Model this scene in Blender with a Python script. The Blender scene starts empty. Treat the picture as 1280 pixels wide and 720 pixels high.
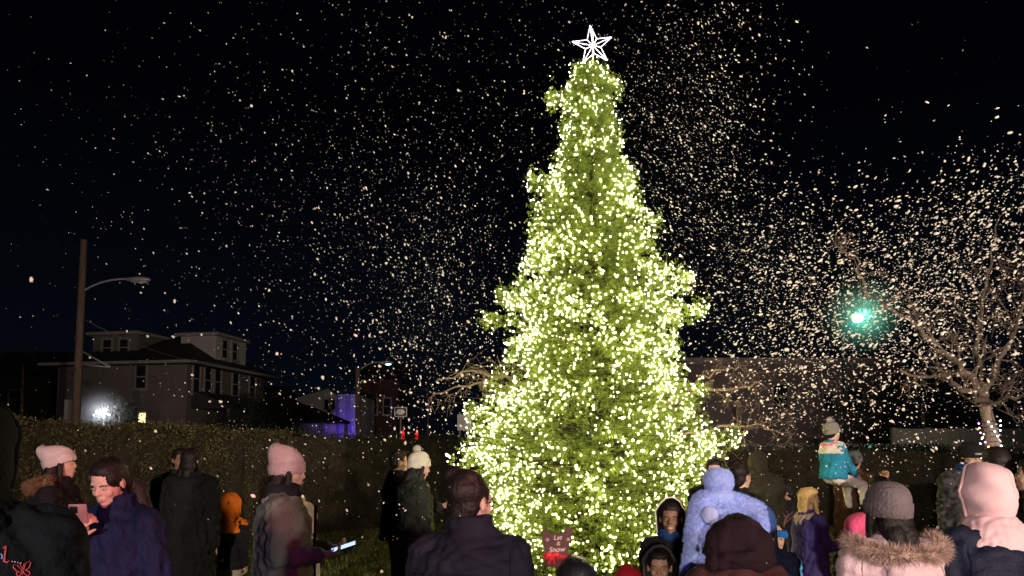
import bpy, math, random
import numpy as np
from mathutils import Vector, Matrix
R = math.radians
random.seed(7); RNG = np.random.default_rng(7)
scn = bpy.context.scene
col = scn.collection

# ------------------------------------------------------------------ camera
CAMH, F, PITCH, HOR = 1.75, 900.0, R(4), 560.0
CY = HOR - F*math.tan(PITCH)
cam = bpy.data.cameras.new('camera'); camo = bpy.data.objects.new('camera', cam); col.objects.link(camo)
camo.location = (0, 0, CAMH); camo.rotation_euler = (R(90)+PITCH, 0, 0)
cam.sensor_width = 36; cam.lens = 36*F/1280; cam.shift_y = (CY-360)/1280
cam.clip_start = .05; cam.clip_end = 2000
scn.camera = camo

def P(px, py, Y):
    u = (px-640)/F; v = (CY-py)/F
    ry = math.cos(PITCH)-v*math.sin(PITCH); rz = math.sin(PITCH)+v*math.cos(PITCH)
    t = Y/ry
    return Vector((u*t, Y, CAMH+rz*t))

# ------------------------------------------------------------------ night sky
w = bpy.data.worlds.new('World'); scn.world = w; w.use_nodes = True
nt = w.node_tree; bg = nt.nodes['Background']
tc = nt.nodes.new('ShaderNodeTexCoord'); sp = nt.nodes.new('ShaderNodeSeparateXYZ')
rp = nt.nodes.new('ShaderNodeValToRGB')
nt.links.new(tc.outputs['Generated'], sp.inputs[0]); nt.links.new(sp.outputs['Z'], rp.inputs[0])
rp.color_ramp.elements[0].color = (.0012, .0025, .0050, 1); rp.color_ramp.elements[0].position = .05
rp.color_ramp.elements[1].color = (.0004, .0005, .0010, 1); rp.color_ramp.elements[1].position = .42
nt.links.new(rp.outputs[0], bg.inputs[0]); bg.inputs[1].default_value = 1.0
scn.view_settings.view_transform = 'Standard'; scn.view_settings.look = 'None'
scn.view_settings.exposure = 0; scn.view_settings.gamma = 1

# ------------------------------------------------------------------ stage and event floodlights behind the photographer
def spot(name, loc, target, power, color, angle=70, radius=.25, blend=.6):
    l = bpy.data.lights.new(name, 'SPOT'); l.energy = power; l.color = color
    l.spot_size = R(angle); l.spot_blend = blend; l.shadow_soft_size = radius
    o = bpy.data.objects.new(name, l); col.objects.link(o); o.location = loc
    o.rotation_euler = (Vector(target)-Vector(loc)).to_track_quat('-Z', 'Y').to_euler()
    return o
spot('floodlight_warm', (9, -11, 3.2), (3, 10, 6.6), 18500, (1, .82, .68), 58, .25, 1)
spot('floodlight_soft', (-2, -13, 3.0), (-1.6, 12, 5.7), 8500, (1, .86, .70), 62, .25, 1)
spot('stage_light_pink', (3.6, -1.0, 2.9), (-2.05, 3.75, 1.5), 1500, (1, .12, .22), 19, .2, .9)
spot('stage_light_rose', (4.5, -4, 3.2), (3.2, 4, 1.5), 520, (1, .38, .40), 46, .2, .9)
spot('stage_light_violet', (.2, -5, 3.2), (.9, 3.6, 1.3), 300, (.34, .16, 1), 23, .2, .9)
spot('stage_light_blue', (-3.4, -2.5, 2.6), (-1.85, 3.7, .95), 150, (.05, .12, 1), 17)

# ------------------------------------------------------------------ materials
MATS = {}
def mat(key, color, rough=.8, bump=0, bscale=40, var=.25, vscale=8, metal=0, emit=None, estr=0, sheen=0,
        spec=.3, stretch=(1,1,1), wave=None, sss=0, trans=0):
    if key in MATS: return MATS[key]
    m = bpy.data.materials.new(key); m.use_nodes = True; MATS[key] = m
    n = m.node_tree; b = n.nodes['Principled BSDF']
    b.inputs['Roughness'].default_value = rough; b.inputs['Metallic'].default_value = metal
    b.inputs['Specular IOR Level'].default_value = spec
    if sheen: b.inputs['Sheen Weight'].default_value = sheen
    if trans: b.inputs['Transmission Weight'].default_value = trans
    if sss:
        b.inputs['Subsurface Weight'].default_value = sss; b.inputs['Subsurface Radius'].default_value = (.02, .008, .005)
    t = n.nodes.new('ShaderNodeTexCoord'); mp = n.nodes.new('ShaderNodeMapping')
    mp.inputs['Scale'].default_value = stretch; n.links.new(t.outputs['Object'], mp.inputs[0])
    no = n.nodes.new('ShaderNodeTexNoise'); no.inputs['Scale'].default_value = vscale; no.inputs['Detail'].default_value = 5
    n.links.new(mp.outputs[0], no.inputs['Vector'])
    r = n.nodes.new('ShaderNodeMapRange'); r.inputs['From Min'].default_value = .3; r.inputs['From Max'].default_value = .7
    r.inputs['To Min'].default_value = 1-var; r.inputs['To Max'].default_value = 1+var
    n.links.new(no.outputs[0], r.inputs[0])
    mx = n.nodes.new('ShaderNodeVectorMath'); mx.operation = 'SCALE'; mx.inputs[0].default_value = color[:3]
    n.links.new(r.outputs[0], mx.inputs['Scale']); n.links.new(mx.outputs[0], b.inputs['Base Color'])
    if bump:
        if wave:
            bn = n.nodes.new('ShaderNodeTexWave'); bn.bands_direction = wave; bn.inputs['Scale'].default_value = bscale
            bn.inputs['Distortion'].default_value = 1.5; bo = bn.outputs['Fac']
        else:
            bn = n.nodes.new('ShaderNodeTexNoise'); bn.inputs['Scale'].default_value = bscale; bn.inputs['Detail'].default_value = 4; bo = bn.outputs[0]
        n.links.new(mp.outputs[0], bn.inputs['Vector'])
        bp = n.nodes.new('ShaderNodeBump'); bp.inputs['Strength'].default_value = bump; bp.inputs['Distance'].default_value = .01
        n.links.new(bo, bp.inputs['Height']); n.links.new(bp.outputs[0], b.inputs['Normal'])
    if emit:
        b.inputs['Emission Color'].default_value = (*emit, 1); b.inputs['Emission Strength'].default_value = estr
    return m
def cloth(key, c, rough=.9, **k):
    k.setdefault('bump', .5); k.setdefault('bscale', 90); k.setdefault('var', .3); k.setdefault('vscale', 6); k.setdefault('spec', .15)
    return mat(key, c, rough, **k)
SKIN = mat('skin_light', (.55, .35, .27), .5, bump=.15, bscale=150, var=.08, sss=.15)
SKIN_T = mat('skin_tan', (.36, .20, .13), .5, bump=.15, bscale=150, var=.08, sss=.12)
SKIN_B = mat('skin_brown', (.21, .11, .07), .5, bump=.15, bscale=150, var=.08, sss=.1)
LIP = mat('lips', (.40, .19, .15), .45, var=.05)
TEETH = mat('teeth', (.75, .72, .65), .3, var=.03)
EYE = mat('eye_white', (.38, .33, .31), .2, var=.02, spec=.6)
IRIS = mat('iris', (.02, .012, .008), .1, var=.02, spec=.8)
HAIR_D = mat('hair_dark', (.010, .006, .005), .55, bump=.45, bscale=26, stretch=(6,6,.8), var=.5, vscale=30, spec=.25)
HAIR_B = mat('hair_brown', (.011, .008, .007), .55, bump=.45, bscale=26, stretch=(6,6,.8), var=.5, vscale=30, spec=.25)
HAIR_Y = mat('hair_blonde', (.50, .34, .12), .55, bump=.45, bscale=26, stretch=(6,6,.8), var=.4, vscale=30, spec=.4)
BLACK = cloth('black_cloth', (.012, .012, .014)); DENIM = cloth('denim', (.035, .055, .12)); SHOE = mat('shoe_leather', (.02, .018, .016), .5)
GLASSF = mat('dark_plastic', (.01, .01, .012), .25, spec=.6, var=.05)

# ------------------------------------------------------------------ mesh helpers
def tag(o, label=None, cat=None, group=None, kind=None):
    if label: o['label'] = label
    if cat: o['category'] = cat
    if group: o['group'] = group
    if kind: o['kind'] = kind
    return o
def empty(name, loc=(0,0,0), rz=0, label=None, cat=None, group=None):
    o = bpy.data.objects.new(name, None); col.objects.link(o); o.location = loc; o.rotation_euler = (0, 0, rz)
    o.empty_display_size = .1
    return tag(o, label, cat, group)
def link(name, me, m, parent=None, smooth=True):
    if m: me.materials.clear(); me.materials.append(m)
    if smooth: me.polygons.foreach_set('use_smooth', [True]*len(me.polygons))
    o = bpy.data.objects.new(name, me); col.objects.link(o)
    if parent: o.parent = parent
    return o
class Acc:
    def __init__(s): s.v = []; s.f = []; s.M = Matrix.Identity(4)
    def add(s, vs, fs):
        b = len(s.v); s.v += [tuple(s.M @ Vector(v)) for v in vs]; s.f += [tuple(b+i for i in f) for f in fs]
    def rings(s, rings, close=True):
        n = len(rings[0]); vs = [p for r in rings for p in r]; fs = []
        for i in range(len(rings)-1):
            for j in range(n):
                a = i*n+j; b = i*n+(j+1) % n; fs.append((a, b, b+n, a+n))
        if close: fs.append(tuple(range(n-1, -1, -1))); fs.append(tuple((len(rings)-1)*n+j for j in range(n)))
        s.add(vs, fs)
    def blob(s, c, r, seg=14, rg=9, rot=None):
        if not hasattr(r, '__len__'): r = (r, r, r)
        c = Vector(c); rs = []
        for i in range(rg+1):
            a = -math.pi/2+math.pi*i/rg; a = max(-1.52, min(1.52, a)); q = []
            for j in range(seg):
                t = 2*math.pi*j/seg
                p = Vector((r[0]*math.cos(a)*math.cos(t), r[1]*math.cos(a)*math.sin(t), r[2]*math.sin(a)))
                if rot: p = rot @ p
                q.append(c+p)
            rs.append(q)
        s.rings(rs)
    def limb(s, p0, p1, r0, r1, seg=10):
        p0 = Vector(p0); p1 = Vector(p1); d = p1-p0
        if d.length < 1e-6: return
        d.normalize(); q = d.to_track_quat('Z', 'Y'); X = q @ Vector((1,0,0)); Y = q @ Vector((0,1,0)); rs = []
        def ring(c, r): rs.append([c+X*(r*math.cos(2*math.pi*j/seg))+Y*(r*math.sin(2*math.pi*j/seg)) for j in range(seg)])
        for a in (85, 55, 25): ring(p0-d*(r0*math.sin(R(a))), r0*math.cos(R(a)))
        ring(p0, r0); ring(p1, r1)
        for a in (25, 55, 85): ring(p1+d*(r1*math.sin(R(a))), r1*math.cos(R(a)))
        s.rings(rs)
    def tube(s, pts, rad, seg=6):
        pts = [Vector(p) for p in pts]; rs = []; n = len(pts)
        if not hasattr(rad, '__len__'): rad = [rad]*n
        up = Vector((0,0,1))
        for i, p in enumerate(pts):
            d = (pts[min(i+1, n-1)]-pts[max(i-1, 0)]).normalized()
            X = d.cross(up)
            if X.length < .1: X = d.cross(Vector((1,0,0)))
            X.normalize(); up = X.cross(d).normalized()
            rs.append([p+X*(rad[i]*math.cos(2*math.pi*j/seg))+up*(rad[i]*math.sin(2*math.pi*j/seg)) for j in range(seg)])
        s.rings(rs)
    def loft(s, secs, seg=24):   # (z, rx, ry, yoff)
        rs = []
        for z, rx, ry, yo in secs:
            rs.append([(rx*math.cos(2*math.pi*j/seg), yo+ry*math.sin(2*math.pi*j/seg), z) for j in range(seg)])
        s.rings(rs)
    def box(s, lo, hi, bev=0):
        x0,y0,z0 = lo; x1,y1,z1 = hi
        if bev:
            rs = []
            b = min(bev, (x1-x0)/2.01, (y1-y0)/2.01, (z1-z0)/2.01)
            for z, k in ((z0, b), (z0+b, 0), (z1-b, 0), (z1, b)):
                q = []
                for cx, cy, a0 in ((x1-b, y1-b, 0), (x0+b, y1-b, 90), (x0+b, y0+b, 180), (x1-b, y0+b, 270)):
                    for a in (0, 45, 90): q.append((cx+(b-k*.7)*math.cos(R(a0+a)), cy+(b-k*.7)*math.sin(R(a0+a)), z))
                rs.append(q)
            s.rings(rs); return
        vs = [(x0,y0,z0),(x1,y0,z0),(x1,y1,z0),(x0,y1,z0),(x0,y0,z1),(x1,y0,z1),(x1,y1,z1),(x0,y1,z1)]
        s.add(vs, [(3,2,1,0),(4,5,6,7),(0,1,5,4),(1,2,6,5),(2,3,7,6),(3,0,4,7)])
    def mesh(s, name='m'):
        me = bpy.data.meshes.new(name); me.from_pydata(s.v, [], s.f); me.update(); return me
    def obj(s, name, m, parent=None, smooth=True): return link(name, s.mesh(name), m, parent, smooth)

def folds(V, N, amp, wl, seed, quilt=0, axis=None):
    g = np.random.default_rng(seed); d = np.zeros(len(V))
    for i in range(5):
        k = g.normal(size=3); k /= np.linalg.norm(k); k *= 2*math.pi/(wl*g.uniform(.6, 1.6))
        k2 = g.normal(size=3)*2*math.pi/(wl*2.2)
        d += (np.abs(np.sin(V@k+g.uniform(0, 6)+1.6*np.sin(V@k2)))-.6)*.45
    out = amp*d
    if quilt: out += .011*(np.abs(np.sin(math.pi*V[:, 2]/quilt))**.6-.7)
    return V+N*out[:, None]
def remesh(acc, vox, it=4, amp=0, wl=.1, seed=0, quilt=0):
    me = acc.mesh(); o = bpy.data.objects.new('tmp', me); col.objects.link(o)
    m = o.modifiers.new('r', 'REMESH'); m.mode = 'VOXEL'; m.voxel_size = vox
    if it: m = o.modifiers.new('s', 'SMOOTH'); m.iterations = it; m.factor = .5
    dg = bpy.context.evaluated_depsgraph_get(); out = bpy.data.meshes.new_from_object(o.evaluated_get(dg))
    bpy.data.objects.remove(o); bpy.data.meshes.remove(me)
    if amp or quilt:
        n = len(out.vertices); V = np.empty(n*3); out.vertices.foreach_get('co', V); V = V.reshape(-1, 3)
        N = np.empty(n*3); out.vertices.foreach_get('normal', N); N = N.reshape(-1, 3)
        out.vertices.foreach_set('co', folds(V, N, amp, wl, seed, quilt).ravel()); out.update()
    return out
def np_mesh(name, V, Fc, m, parent=None, smooth=False):
    """V (n,3), Fc (k,m) constant-size faces"""
    me = bpy.data.meshes.new(name); k, s = Fc.shape
    me.vertices.add(len(V)); me.vertices.foreach_set('co', V.astype(np.float32).ravel())
    me.loops.add(k*s); me.loops.foreach_set('vertex_index', Fc.astype(np.int32).ravel())
    me.polygons.add(k); me.polygons.foreach_set('loop_start', np.arange(0, k*s, s, dtype=np.int32))
    me.update(calc_edges=True); me.validate()
    return link(name, me, m, parent, smooth)
def unit(a): return a/np.maximum(np.linalg.norm(a, axis=-1, keepdims=True), 1e-9)
def blades(base, dirn, length, width, rng=RNG):
    """thin triangles"""
    n = len(base); side = unit(np.cross(dirn, rng.normal(size=(n, 3))))
    V = np.empty((n, 3, 3)); V[:, 0] = base-side*width[:, None]/2; V[:, 1] = base+side*width[:, None]/2; V[:, 2] = base+dirn*length[:, None]
    return V.reshape(-1, 3), np.arange(n*3).reshape(-1, 3)
def leaves(base, dirn, length, width, rng=RNG):
    n = len(base); side = unit(np.cross(dirn, rng.normal(size=(n, 3))))
    V = np.empty((n, 4, 3)); L = dirn*length[:, None]; W = side*width[:, None]/2
    V[:, 0] = base; V[:, 1] = base+L*.5+W; V[:, 2] = base+L; V[:, 3] = base+L*.5-W
    return V.reshape(-1, 3), np.arange(n*4).reshape(-1, 4)
def fur(name, path, rad, n, length, m, parent, seed=1, width=.004, droop=.2):
    g = np.random.default_rng(seed); p = np.array([tuple(q) for q in path], float)
    if len(p) == 1: c = np.repeat(p, n, 0); d = unit(g.normal(size=(n, 3)))
    else:
        t = g.uniform(0, len(p)-1.001, n); i = t.astype(int); fr = (t-i)[:, None]; c = p[i]*(1-fr)+p[i+1]*fr
        ax = unit(p[i+1]-p[i]); d = g.normal(size=(n, 3)); d -= ax*(d*ax).sum(1, keepdims=True)*.8; d = unit(d)
    b = c+d*rad*g.uniform(.5, 1, (n, 1)); dd = unit(d+g.normal(size=(n, 3))*.45+np.array([0, 0, -droop]))
    V, Fc = blades(b, dd, length*g.uniform(.5, 1.2, n), np.full(n, width), g)
    return np_mesh(name, V, Fc, m, parent)

# ------------------------------------------------------------------ people
def hand(a, wrist, d, nrm, s, curl=35, thumb=1):
    d = Vector(d).normalized(); nrm = Vector(nrm); nrm = (nrm-d*nrm.dot(d)).normalized(); sd = d.cross(nrm)*thumb
    w_ = Vector(wrist)
    a.limb(w_, w_+d*.03*s, .024*s, .026*s)
    rot = Matrix((sd, d, nrm)).transposed()
    a.blob(w_+d*.055*s, (.040*s, .050*s, .017*s), rot=rot)
    for k, (off, ln) in enumerate(((.030, .072), (.010, .080), (-.010, .075), (-.030, .058))):
        p = w_+d*.085*s+sd*off*s; ang = 0; q = p
        for j, fr in enumerate((.42, .33, .25)):
            ang += R(curl*(1, 1.15, .8)[j]); e = q+(d*math.cos(ang)+nrm*math.sin(ang)+sd*off*.6)*ln*fr*s
            a.limb(q, e, .0092*s, .0080*s, 8); q = e
    p = w_+d*.03*s+sd*.03*s; e = p+(sd*.7+d*.75+nrm*.35).normalized()*.042*s; a.limb(p, e, .013*s, .0105*s, 8)
    a.limb(e, e+(d*.85+nrm*(.35+curl/90)+sd*.1).normalized()*.032*s, .0105*s, .0085*s, 8)

PN = [0]
def person(label, px, ytop, D, face, hatx=0., group='people watching the lit tree', voxel=.011, skin=SKIN, hang=True,
           arms=None, head=(0, 0), coat=None, pants=BLACK, hair=None, hairm=HAIR_D, hat=None, hood=None, hooddown=None,
           furm=None, scarf=None, glasses=None, gloves=None, sit=None, H=None, smile=False, z0=0, bulk=1.0, smileT=False, ears=True, vest=None, seed=None):
    PN[0] += 1; sd = seed or PN[0]*13
    top = P(px, ytop, D)
    if H is None: H = top.z-hatx-z0
    hh = .232*(H/1.7)**.35
    if sit: hh = sit.get('hh', .20)
    s = (H-hh)/1.47 if not sit else sit['s']
    root = empty('person', (top.x, D, z0), R(face), label, 'person', group)
    hs = hh/.23
    sh = 1.385*s; neckz = 1.47*s
    base = 0
    if sit:                       # local origin is the seat height
        off = -.92*s
    else: off = 0
    zz = lambda z: z*s+off
    HM = Matrix.Translation((0, .012*s, zz(1.47))) @ Matrix.Rotation(R(head[0]), 4, 'Z') @ Matrix.Rotation(-R(head[1]), 4, 'X') @ Matrix.Scale(hs, 4)
    arms = arms or {}
    A = {}
    for side, sg in (('L', -1), ('R', 1)):
        u, f, nrm, curl = arms.get(side, ((.16*sg, -.02, -1), (.02*sg, .18, -1), (-sg, 0, 0), 25))
        S = Vector((.165*sg*s, 0, zz(1.375))); E = S+Vector(u).normalized()*.29*s; W = E+Vector(f).normalized()*.245*s
        A[side] = (S, E, W, Vector(f), nrm, curl, sg)
    # continuous body
    a = Acc()
    a.loft([(zz(.86), .10*s, .08*s, 0), (zz(.92), .155*s, .11*s, 0), (zz(1.08), .125*s, .09*s, 0), (zz(1.26), .155*s, .105*s, 0), (zz(1.38), .14*s, .08*s, 0), (zz(1.44), .06*s, .06*s, 0)])
    for k, (S, E, W, Fd, nrm, curl, sg) in A.items():
        a.limb(S, E, .052*s, .040*s); a.limb(E, W, .040*s, .025*s)
        hand(a, W, Fd, nrm, s, curl, -sg)
    legs = []
    for sg in (-1, 1):
        h = Vector((.085*sg*s, 0, zz(.90)))
        if sit:
            k = h+Vector(sit['thigh'](sg)).normalized()*.42*s; an = k+Vector(sit['shin'](sg)).normalized()*.38*s
        else:
            k = Vector((.10*sg*s, .02*s, zz(.49))); an = Vector((.11*sg*s, -.01*s, zz(.08)))
        legs.append((h, k, an)); a.limb(h, k, .085*s, .055*s); a.limb(k, an, .055*s, .036*s)
    a.limb((0, -.01*s, zz(1.40)), HM @ Vector((0, -.012, .06)), .052*s, .050*hs)
    a.M = HM
    a.blob((0, -.012, .146), (.074, .092, .084)); a.blob((0, .018, .098), (.060, .063, .080)); a.blob((0, .028, .045), (.046, .048, .038))
    a.blob((0, .066, .024), (.019, .017, .016))
    a.limb((0, .076, .128), (0, .095, .095), .0072, .0105, 8); a.blob((.0105, .087, .091), .0078, 8, 6); a.blob((-.0105, .087, .091), .0078, 8, 6)
    a.limb((-.036, .066, .136), (.036, .066, .136), .011, .011, 8)
    for q in (-1, 1):
        a.blob((q*.034, .056, .088), (.022, .018, .022), 10, 7)
        if ears: a.blob((q*.076, -.004, .112), (.009, .019, .030), 8, 7)
    a.blob((0, .074, .060), (.026, .016, .018), 10, 7)
    body = link('body', remesh(a, voxel, 3), skin, root)
    # face parts
    if abs(((face+head[0]) % 360)) > 40 and abs(((face+head[0]) % 360)-360) > 40:
        e = Acc(); e.M = HM
        for q in (-1, 1):
            e2 = Acc(); e2.M = HM; e2.blob((q*.031, .0705, .1135), (.0125, .009, .0055 if head[1] < 15 else .0035), 10, 8); ey = e2.obj('eye', EYE, body)
            e3 = Acc(); e3.M = HM; e3.blob((q*.031, .0770, .1130), (.0058, .0035, .0052 if head[1] < 15 else .0033), 8, 6); e3.obj('iris', IRIS, ey)
        bw = Acc(); bw.M = HM
        for q in (-1, 1):
            bw = Acc(); bw.M = HM; bw.tube([(q*.014, .083, .131), (q*.031, .081, .137), (q*.049, .068, .131)], [.0024, .0030, .0016], 5); bw.obj('eyebrow', hairm, body)
        for q in (-1, 1):
            bw = Acc(); bw.M = HM; bw.tube([(q*.018, .079, .118), (q*.031, .0825, .1203), (q*.046, .071, .115)], [.0018, .0024, .0015], 5); bw.obj('eyelid', skin, body)
        lp = Acc(); lp.M = HM; wd = .030 if smile else .021; up = .008 if smile else 0
        lp.tube([(-wd, .070+(.02-wd)*.3, .061+up), (-wd*.5, .087, .0625), (0, .0915, .0615), (wd*.5, .087, .0625), (wd, .070+(.02-wd)*.3, .061+up)], [.002, .0046, .0050, .0046, .002], 6)
        lp.tube([(-wd, .070+(.02-wd)*.3, .060+up), (-wd*.5, .086, .051 if smile else .0545), (0, .0905, .048 if smile else .053), (wd*.5, .086, .051 if smile else .0545), (wd, .070+(.02-wd)*.3, .060+up)], [.002, .0048, .0055, .0048, .002], 6)
        lp.obj('lips', LIP, body)
        if smile:
            th = Acc(); th.M = HM; th.tube([(-.019, .081, .0585), (0, .0893, .0555), (.019, .081, .0585)], [.003, .0045, .003], 6); th.obj('teeth', TEETH, body)
    # trousers, shoes
    a = Acc()
    for (h, k, an) in legs:
        a.limb(h, k, .105*s, .075*s); a.limb(k, an+(k-an)*.05, .075*s, .060*s)
    a.blob((0, 0, zz(.93)), (.165*s, .125*s, .11*s))
    link('trousers', remesh(a, max(.013, voxel), 2, .010*s, .12, sd+1), pants, root)
    for (h, k, an) in legs:
        a = Acc(); fz = an.z-.045*s
        a.limb((an.x, an.y-.03*s, fz), (an.x, an.y+.13*s, fz-.01*s), .042*s, .036*s); a.limb((an.x, an.y, fz), (an.x, an.y, fz+.09*s), .045*s, .05*s)
        link('shoe', remesh(a, .012, 2), SHOE, root)
    # coat
    c = coat or {}
    cm = c.get('m', BLACK); ln = c.get('len', .78); b = c.get('bulk', 1.0)*bulk; q = c.get('quilt', 0)
    flare = c.get('flare', 1.0)
    a = Acc()
    a.loft([(zz(ln), .205*s*b*flare, .165*s*b*flare, 0), (zz(ln)+.02, .215*s*b*flare, .172*s*b*flare, 0), (zz(max(.95, ln+.05)), .205*s*b, .165*s*b, 0), (zz(1.10), .190*s*b, .150*s*b, 0),
            (zz(1.27), .205*s*b, .150*s*b, -.005*s), (zz(1.36), .185*s*b, .125*s*b, -.012*s), (zz(1.425), .12*s*b, .095*s*b, -.012*s),
            (zz(1.465), .085*s*b, .085*s*b, -.008*s), (zz(1.465+c.get('collar', .03)), .078*s*b, .082*s*b, -.006*s)], 28)
    sl = c.get('sleeve', .93)
    for k, (S, E, W, Fd, nrm, curl, sg) in A.items():
        a.limb((0.04*sg*s, -.02*s, zz(1.43)), S+Vector((0.012*sg*s, 0, -.01*s)), .055*s*b, .068*s*b)
        a.limb(S+Vector((0.012*sg*s, 0, -.01*s)), E, .078*s*b, .062*s*b); a.limb(E, E+(W-E)*sl, .062*s*b, .046*s*b)
    co = link('coat', remesh(a, max(voxel, .0095 if D < 5.5 else .013), 3, c.get('fold', .013)*1.35*s, c.get('wl', .15), sd, q), cm, root)
    if c.get('cuffs'):
        for k, (S, E, W, Fd, nrm, curl, sg) in A.items():
            t = Acc(); t.limb(E+(W-E)*.86, E+(W-E)*.99, .044*s*b, .036*s*b); t.obj('cuff', c['cuffs'], root)
    if c.get('line'):    # zip placket / edge piping down the front
        t = Acc(); t.tube([(.012*s, (.150+.018)*s*b*(1 if z > .95 else flare), zz(z)) for z in np.linspace(ln+.02, 1.38, 9)], .010*s, 6); t.obj('placket', c['line'], root)
    if c.get('hemband'):
        t = Acc(); t.loft([(zz(ln)-.012, .212*s*b*flare, .170*s*b*flare, 0), (zz(ln)+.03, .226*s*b*flare, .182*s*b*flare, 0)], 28); t.obj('hem_band', c['hemband'], root)
    if vest:
        t = Acc(); t.loft([(zz(1.27), .212*s*b, .165*s*b, 0), (zz(1.31), .215*s*b, .165*s*b, -.005), (zz(1.39), .175*s*b, .13*s*b, -.01), (zz(1.45), .10*s*b, .10*s*b, -.01)], 24)
        for k, (S, E, W, Fd, nrm, curl, sg) in A.items():
            t.limb((0.04*sg*s, -.02*s, zz(1.43)), S+Vector((0.012*sg*s, 0, 0)), .062*s*b, .078*s*b)
        link('shoulder_panel', remesh(t, .012, 3, .008, .1, sd), vest, root)
    if gloves:
        for k, (S, E, W, Fd, nrm, curl, sg) in A.items():
            t = Acc(); hand(t, W, Fd, nrm, s*1.18, curl, -sg); t.limb(W-(W-E)*.12, W+Vector(Fd).normalized()*.03*s, .036*s, .036*s)
            link('glove', remesh(t, .008, 2), gloves, root)
    # hair
    if hair:
        a = Acc(); a.M = HM
        low = hat is not None
        a.blob((0, -.020, .148), (.083, .092, .084)); a.blob((0, -.045, .10), (.078, .058, .065))
        if hair in ('short',): a.blob((0, -.01, .19), (.072, .085, .052))
        if hair == 'bun':
            a.blob((0, -.035, .165), (.088, .088, .085)); a.blob((-.048, -.062, .222), (.048, .048, .040)); a.blob((.035, -.045, .218), (.038, .04, .03)); a.blob((.012, -.075, .165), (.055, .05, .06)); a.blob((0, -.055, .07), (.060, .05, .05))
        if hair == 'long':
            a.blob((0, -.055, .06), (.085, .055, .10)); a.limb((-.03, -.075, .02), (-.04, -.115, -.16), .05, .035); a.limb((.03, -.075, .02), (.04, -.115, -.16), .05, .035)
            for q_ in (-1, 1): a.limb((q_*.074, .01, .12), (q_*.082, .02, -.02), .022, .022)
        if hair == 'pony':
            a.blob((0, -.012, .190), (.076, .083, .050)); a.blob((.055, .01, .155), (.028, .058, .05)); a.blob((-.055, .01, .155), (.028, .058, .05)); a.limb((-.01, -.08, .13), (-.06, -.11, .03), .040, .046)
            a.limb((-.06, -.11, .03), (-.11, -.07, -.15), .046, .040); a.limb((-.11, -.07, -.15), (-.12, -.02, -.34), .040, .018)
        if hair == 'loose':
            for q_ in (-1, 1):
                a.limb((q_*.070, .02, .13), (q_*.085, .035, .0), .022, .022); a.limb((q_*.085, .035, .0), (q_*.075, .085, -.13), .022, .012)
            a.blob((0, -.06, .05), (.08, .05, .11)); a.blob((0, .0, .185), (.079, .085, .052))
        me = remesh(a, max(.006, voxel*.8), 3, .0035, .03, sd+5)
        hr = link('hair', me, hairm, body)
        if hair in ('bun', 'loose', 'pony', 'long') and D < 8:
            g = np.random.default_rng(sd); n = 260
            th_ = g.uniform(0, 6.28, n); zz_ = g.uniform(.06, .24, n); rr = .086*np.sqrt(np.clip(1-((zz_-.15)/.095)**2, .05, 1))
            bp = np.stack([rr*np.cos(th_), -.022+rr*1.05*np.sin(th_), zz_], 1); keep = bp[:, 1] < .03; bp = bp[keep]
            bp = np.array([tuple(HM @ Vector(q_)) for q_ in bp]); dd = unit(np.stack([g.normal(size=len(bp))*.6, g.normal(size=len(bp))*.6, -np.ones(len(bp))], 1))
            V, Fc = blades(bp, dd, g.uniform(.03, .07, len(bp)), np.full(len(bp), .0022), g); np_mesh('hair_strands', V, Fc, hairm, hr)
    # hats
    if hat:
        hm = hat['m']; k = hat.get('kind', 'beanie'); a = Acc()
        a.M = HM @ Matrix.Translation((0, -.012, .12)) @ Matrix.Rotation(R(hat.get('tilt', 12)), 4, 'X')
        if k == 'beanie':
            hgt = hat.get('h', .135); sl_ = hat.get('slouch', 0); prof = [(-.018, .93), (-.014, 1.0), (.02, 1.03), (.046, 1.02), (.050, .955)]
            prof += [(.050+(hgt-.05)*math.sin(R(x)), .965*math.cos(R(x))**.75 if x < 90 else .03) for x in (8, 20, 32, 44, 56, 66, 75, 83, 88)]
            rs = []; nr = 96
            for z, r in prof:
                sh_ = sl_*max(0, (z-.05)/(hgt-.05))**1.3; q_ = []
                for j in range(nr):
                    t = 2*math.pi*j/nr; rb = r*(1+(.014 if j % 3 == 0 else 0))*(1+.015*math.sin(3*t+z*30))
                    q_.append((.093*rb*math.cos(t), .110*rb*math.sin(t)-sh_, z-sh_*.25*math.sin(t)))
                rs.append(q_)
            a.rings(rs); ho = a.obj('beanie', hm, body)
            if hat.get('patch'):
                t = Acc(); t.M = a.M; t.tube([(x*.9, .114-abs(x)*.35, .018) for x in (-.03, -.015, 0, .015, .03)], .010, 6); t.obj('patch', hat['patch'], ho)
        elif k == 'cap':
            a.blob((0, .0, .02), (.088, .104, .085)); a.blob((0, .11, .012), (.07, .06, .008)); ho = link('cap', remesh(a, .007, 2), hm, body)
        elif k == 'band':
            a.loft([(-.01, .090, .106, 0), (.01, .096, .112, 0), (.035, .094, .110, 0), (.05, .086, .102, 0)], 24); ho = a.obj('headband', hm, body)
            for q_ in (-1, 1):
                t = Acc(); t.M = a.M; b0 = Vector((q_*.055, 0, .07)); tp = b0+Vector((q_*.05, 0, .13))
                t.tube([b0, b0+Vector((q_*.015, 0, .06)), tp], [.009, .009, .006]); 
                for fr, dx in ((.35, .05), (.65, -.03), (.75, .05)):
                    pt = b0.lerp(tp, fr); t.tube([pt, pt+Vector((q_*dx, 0, .05))], [.008, .004])
                t.obj('antler', hat['antler'], ho)
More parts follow.
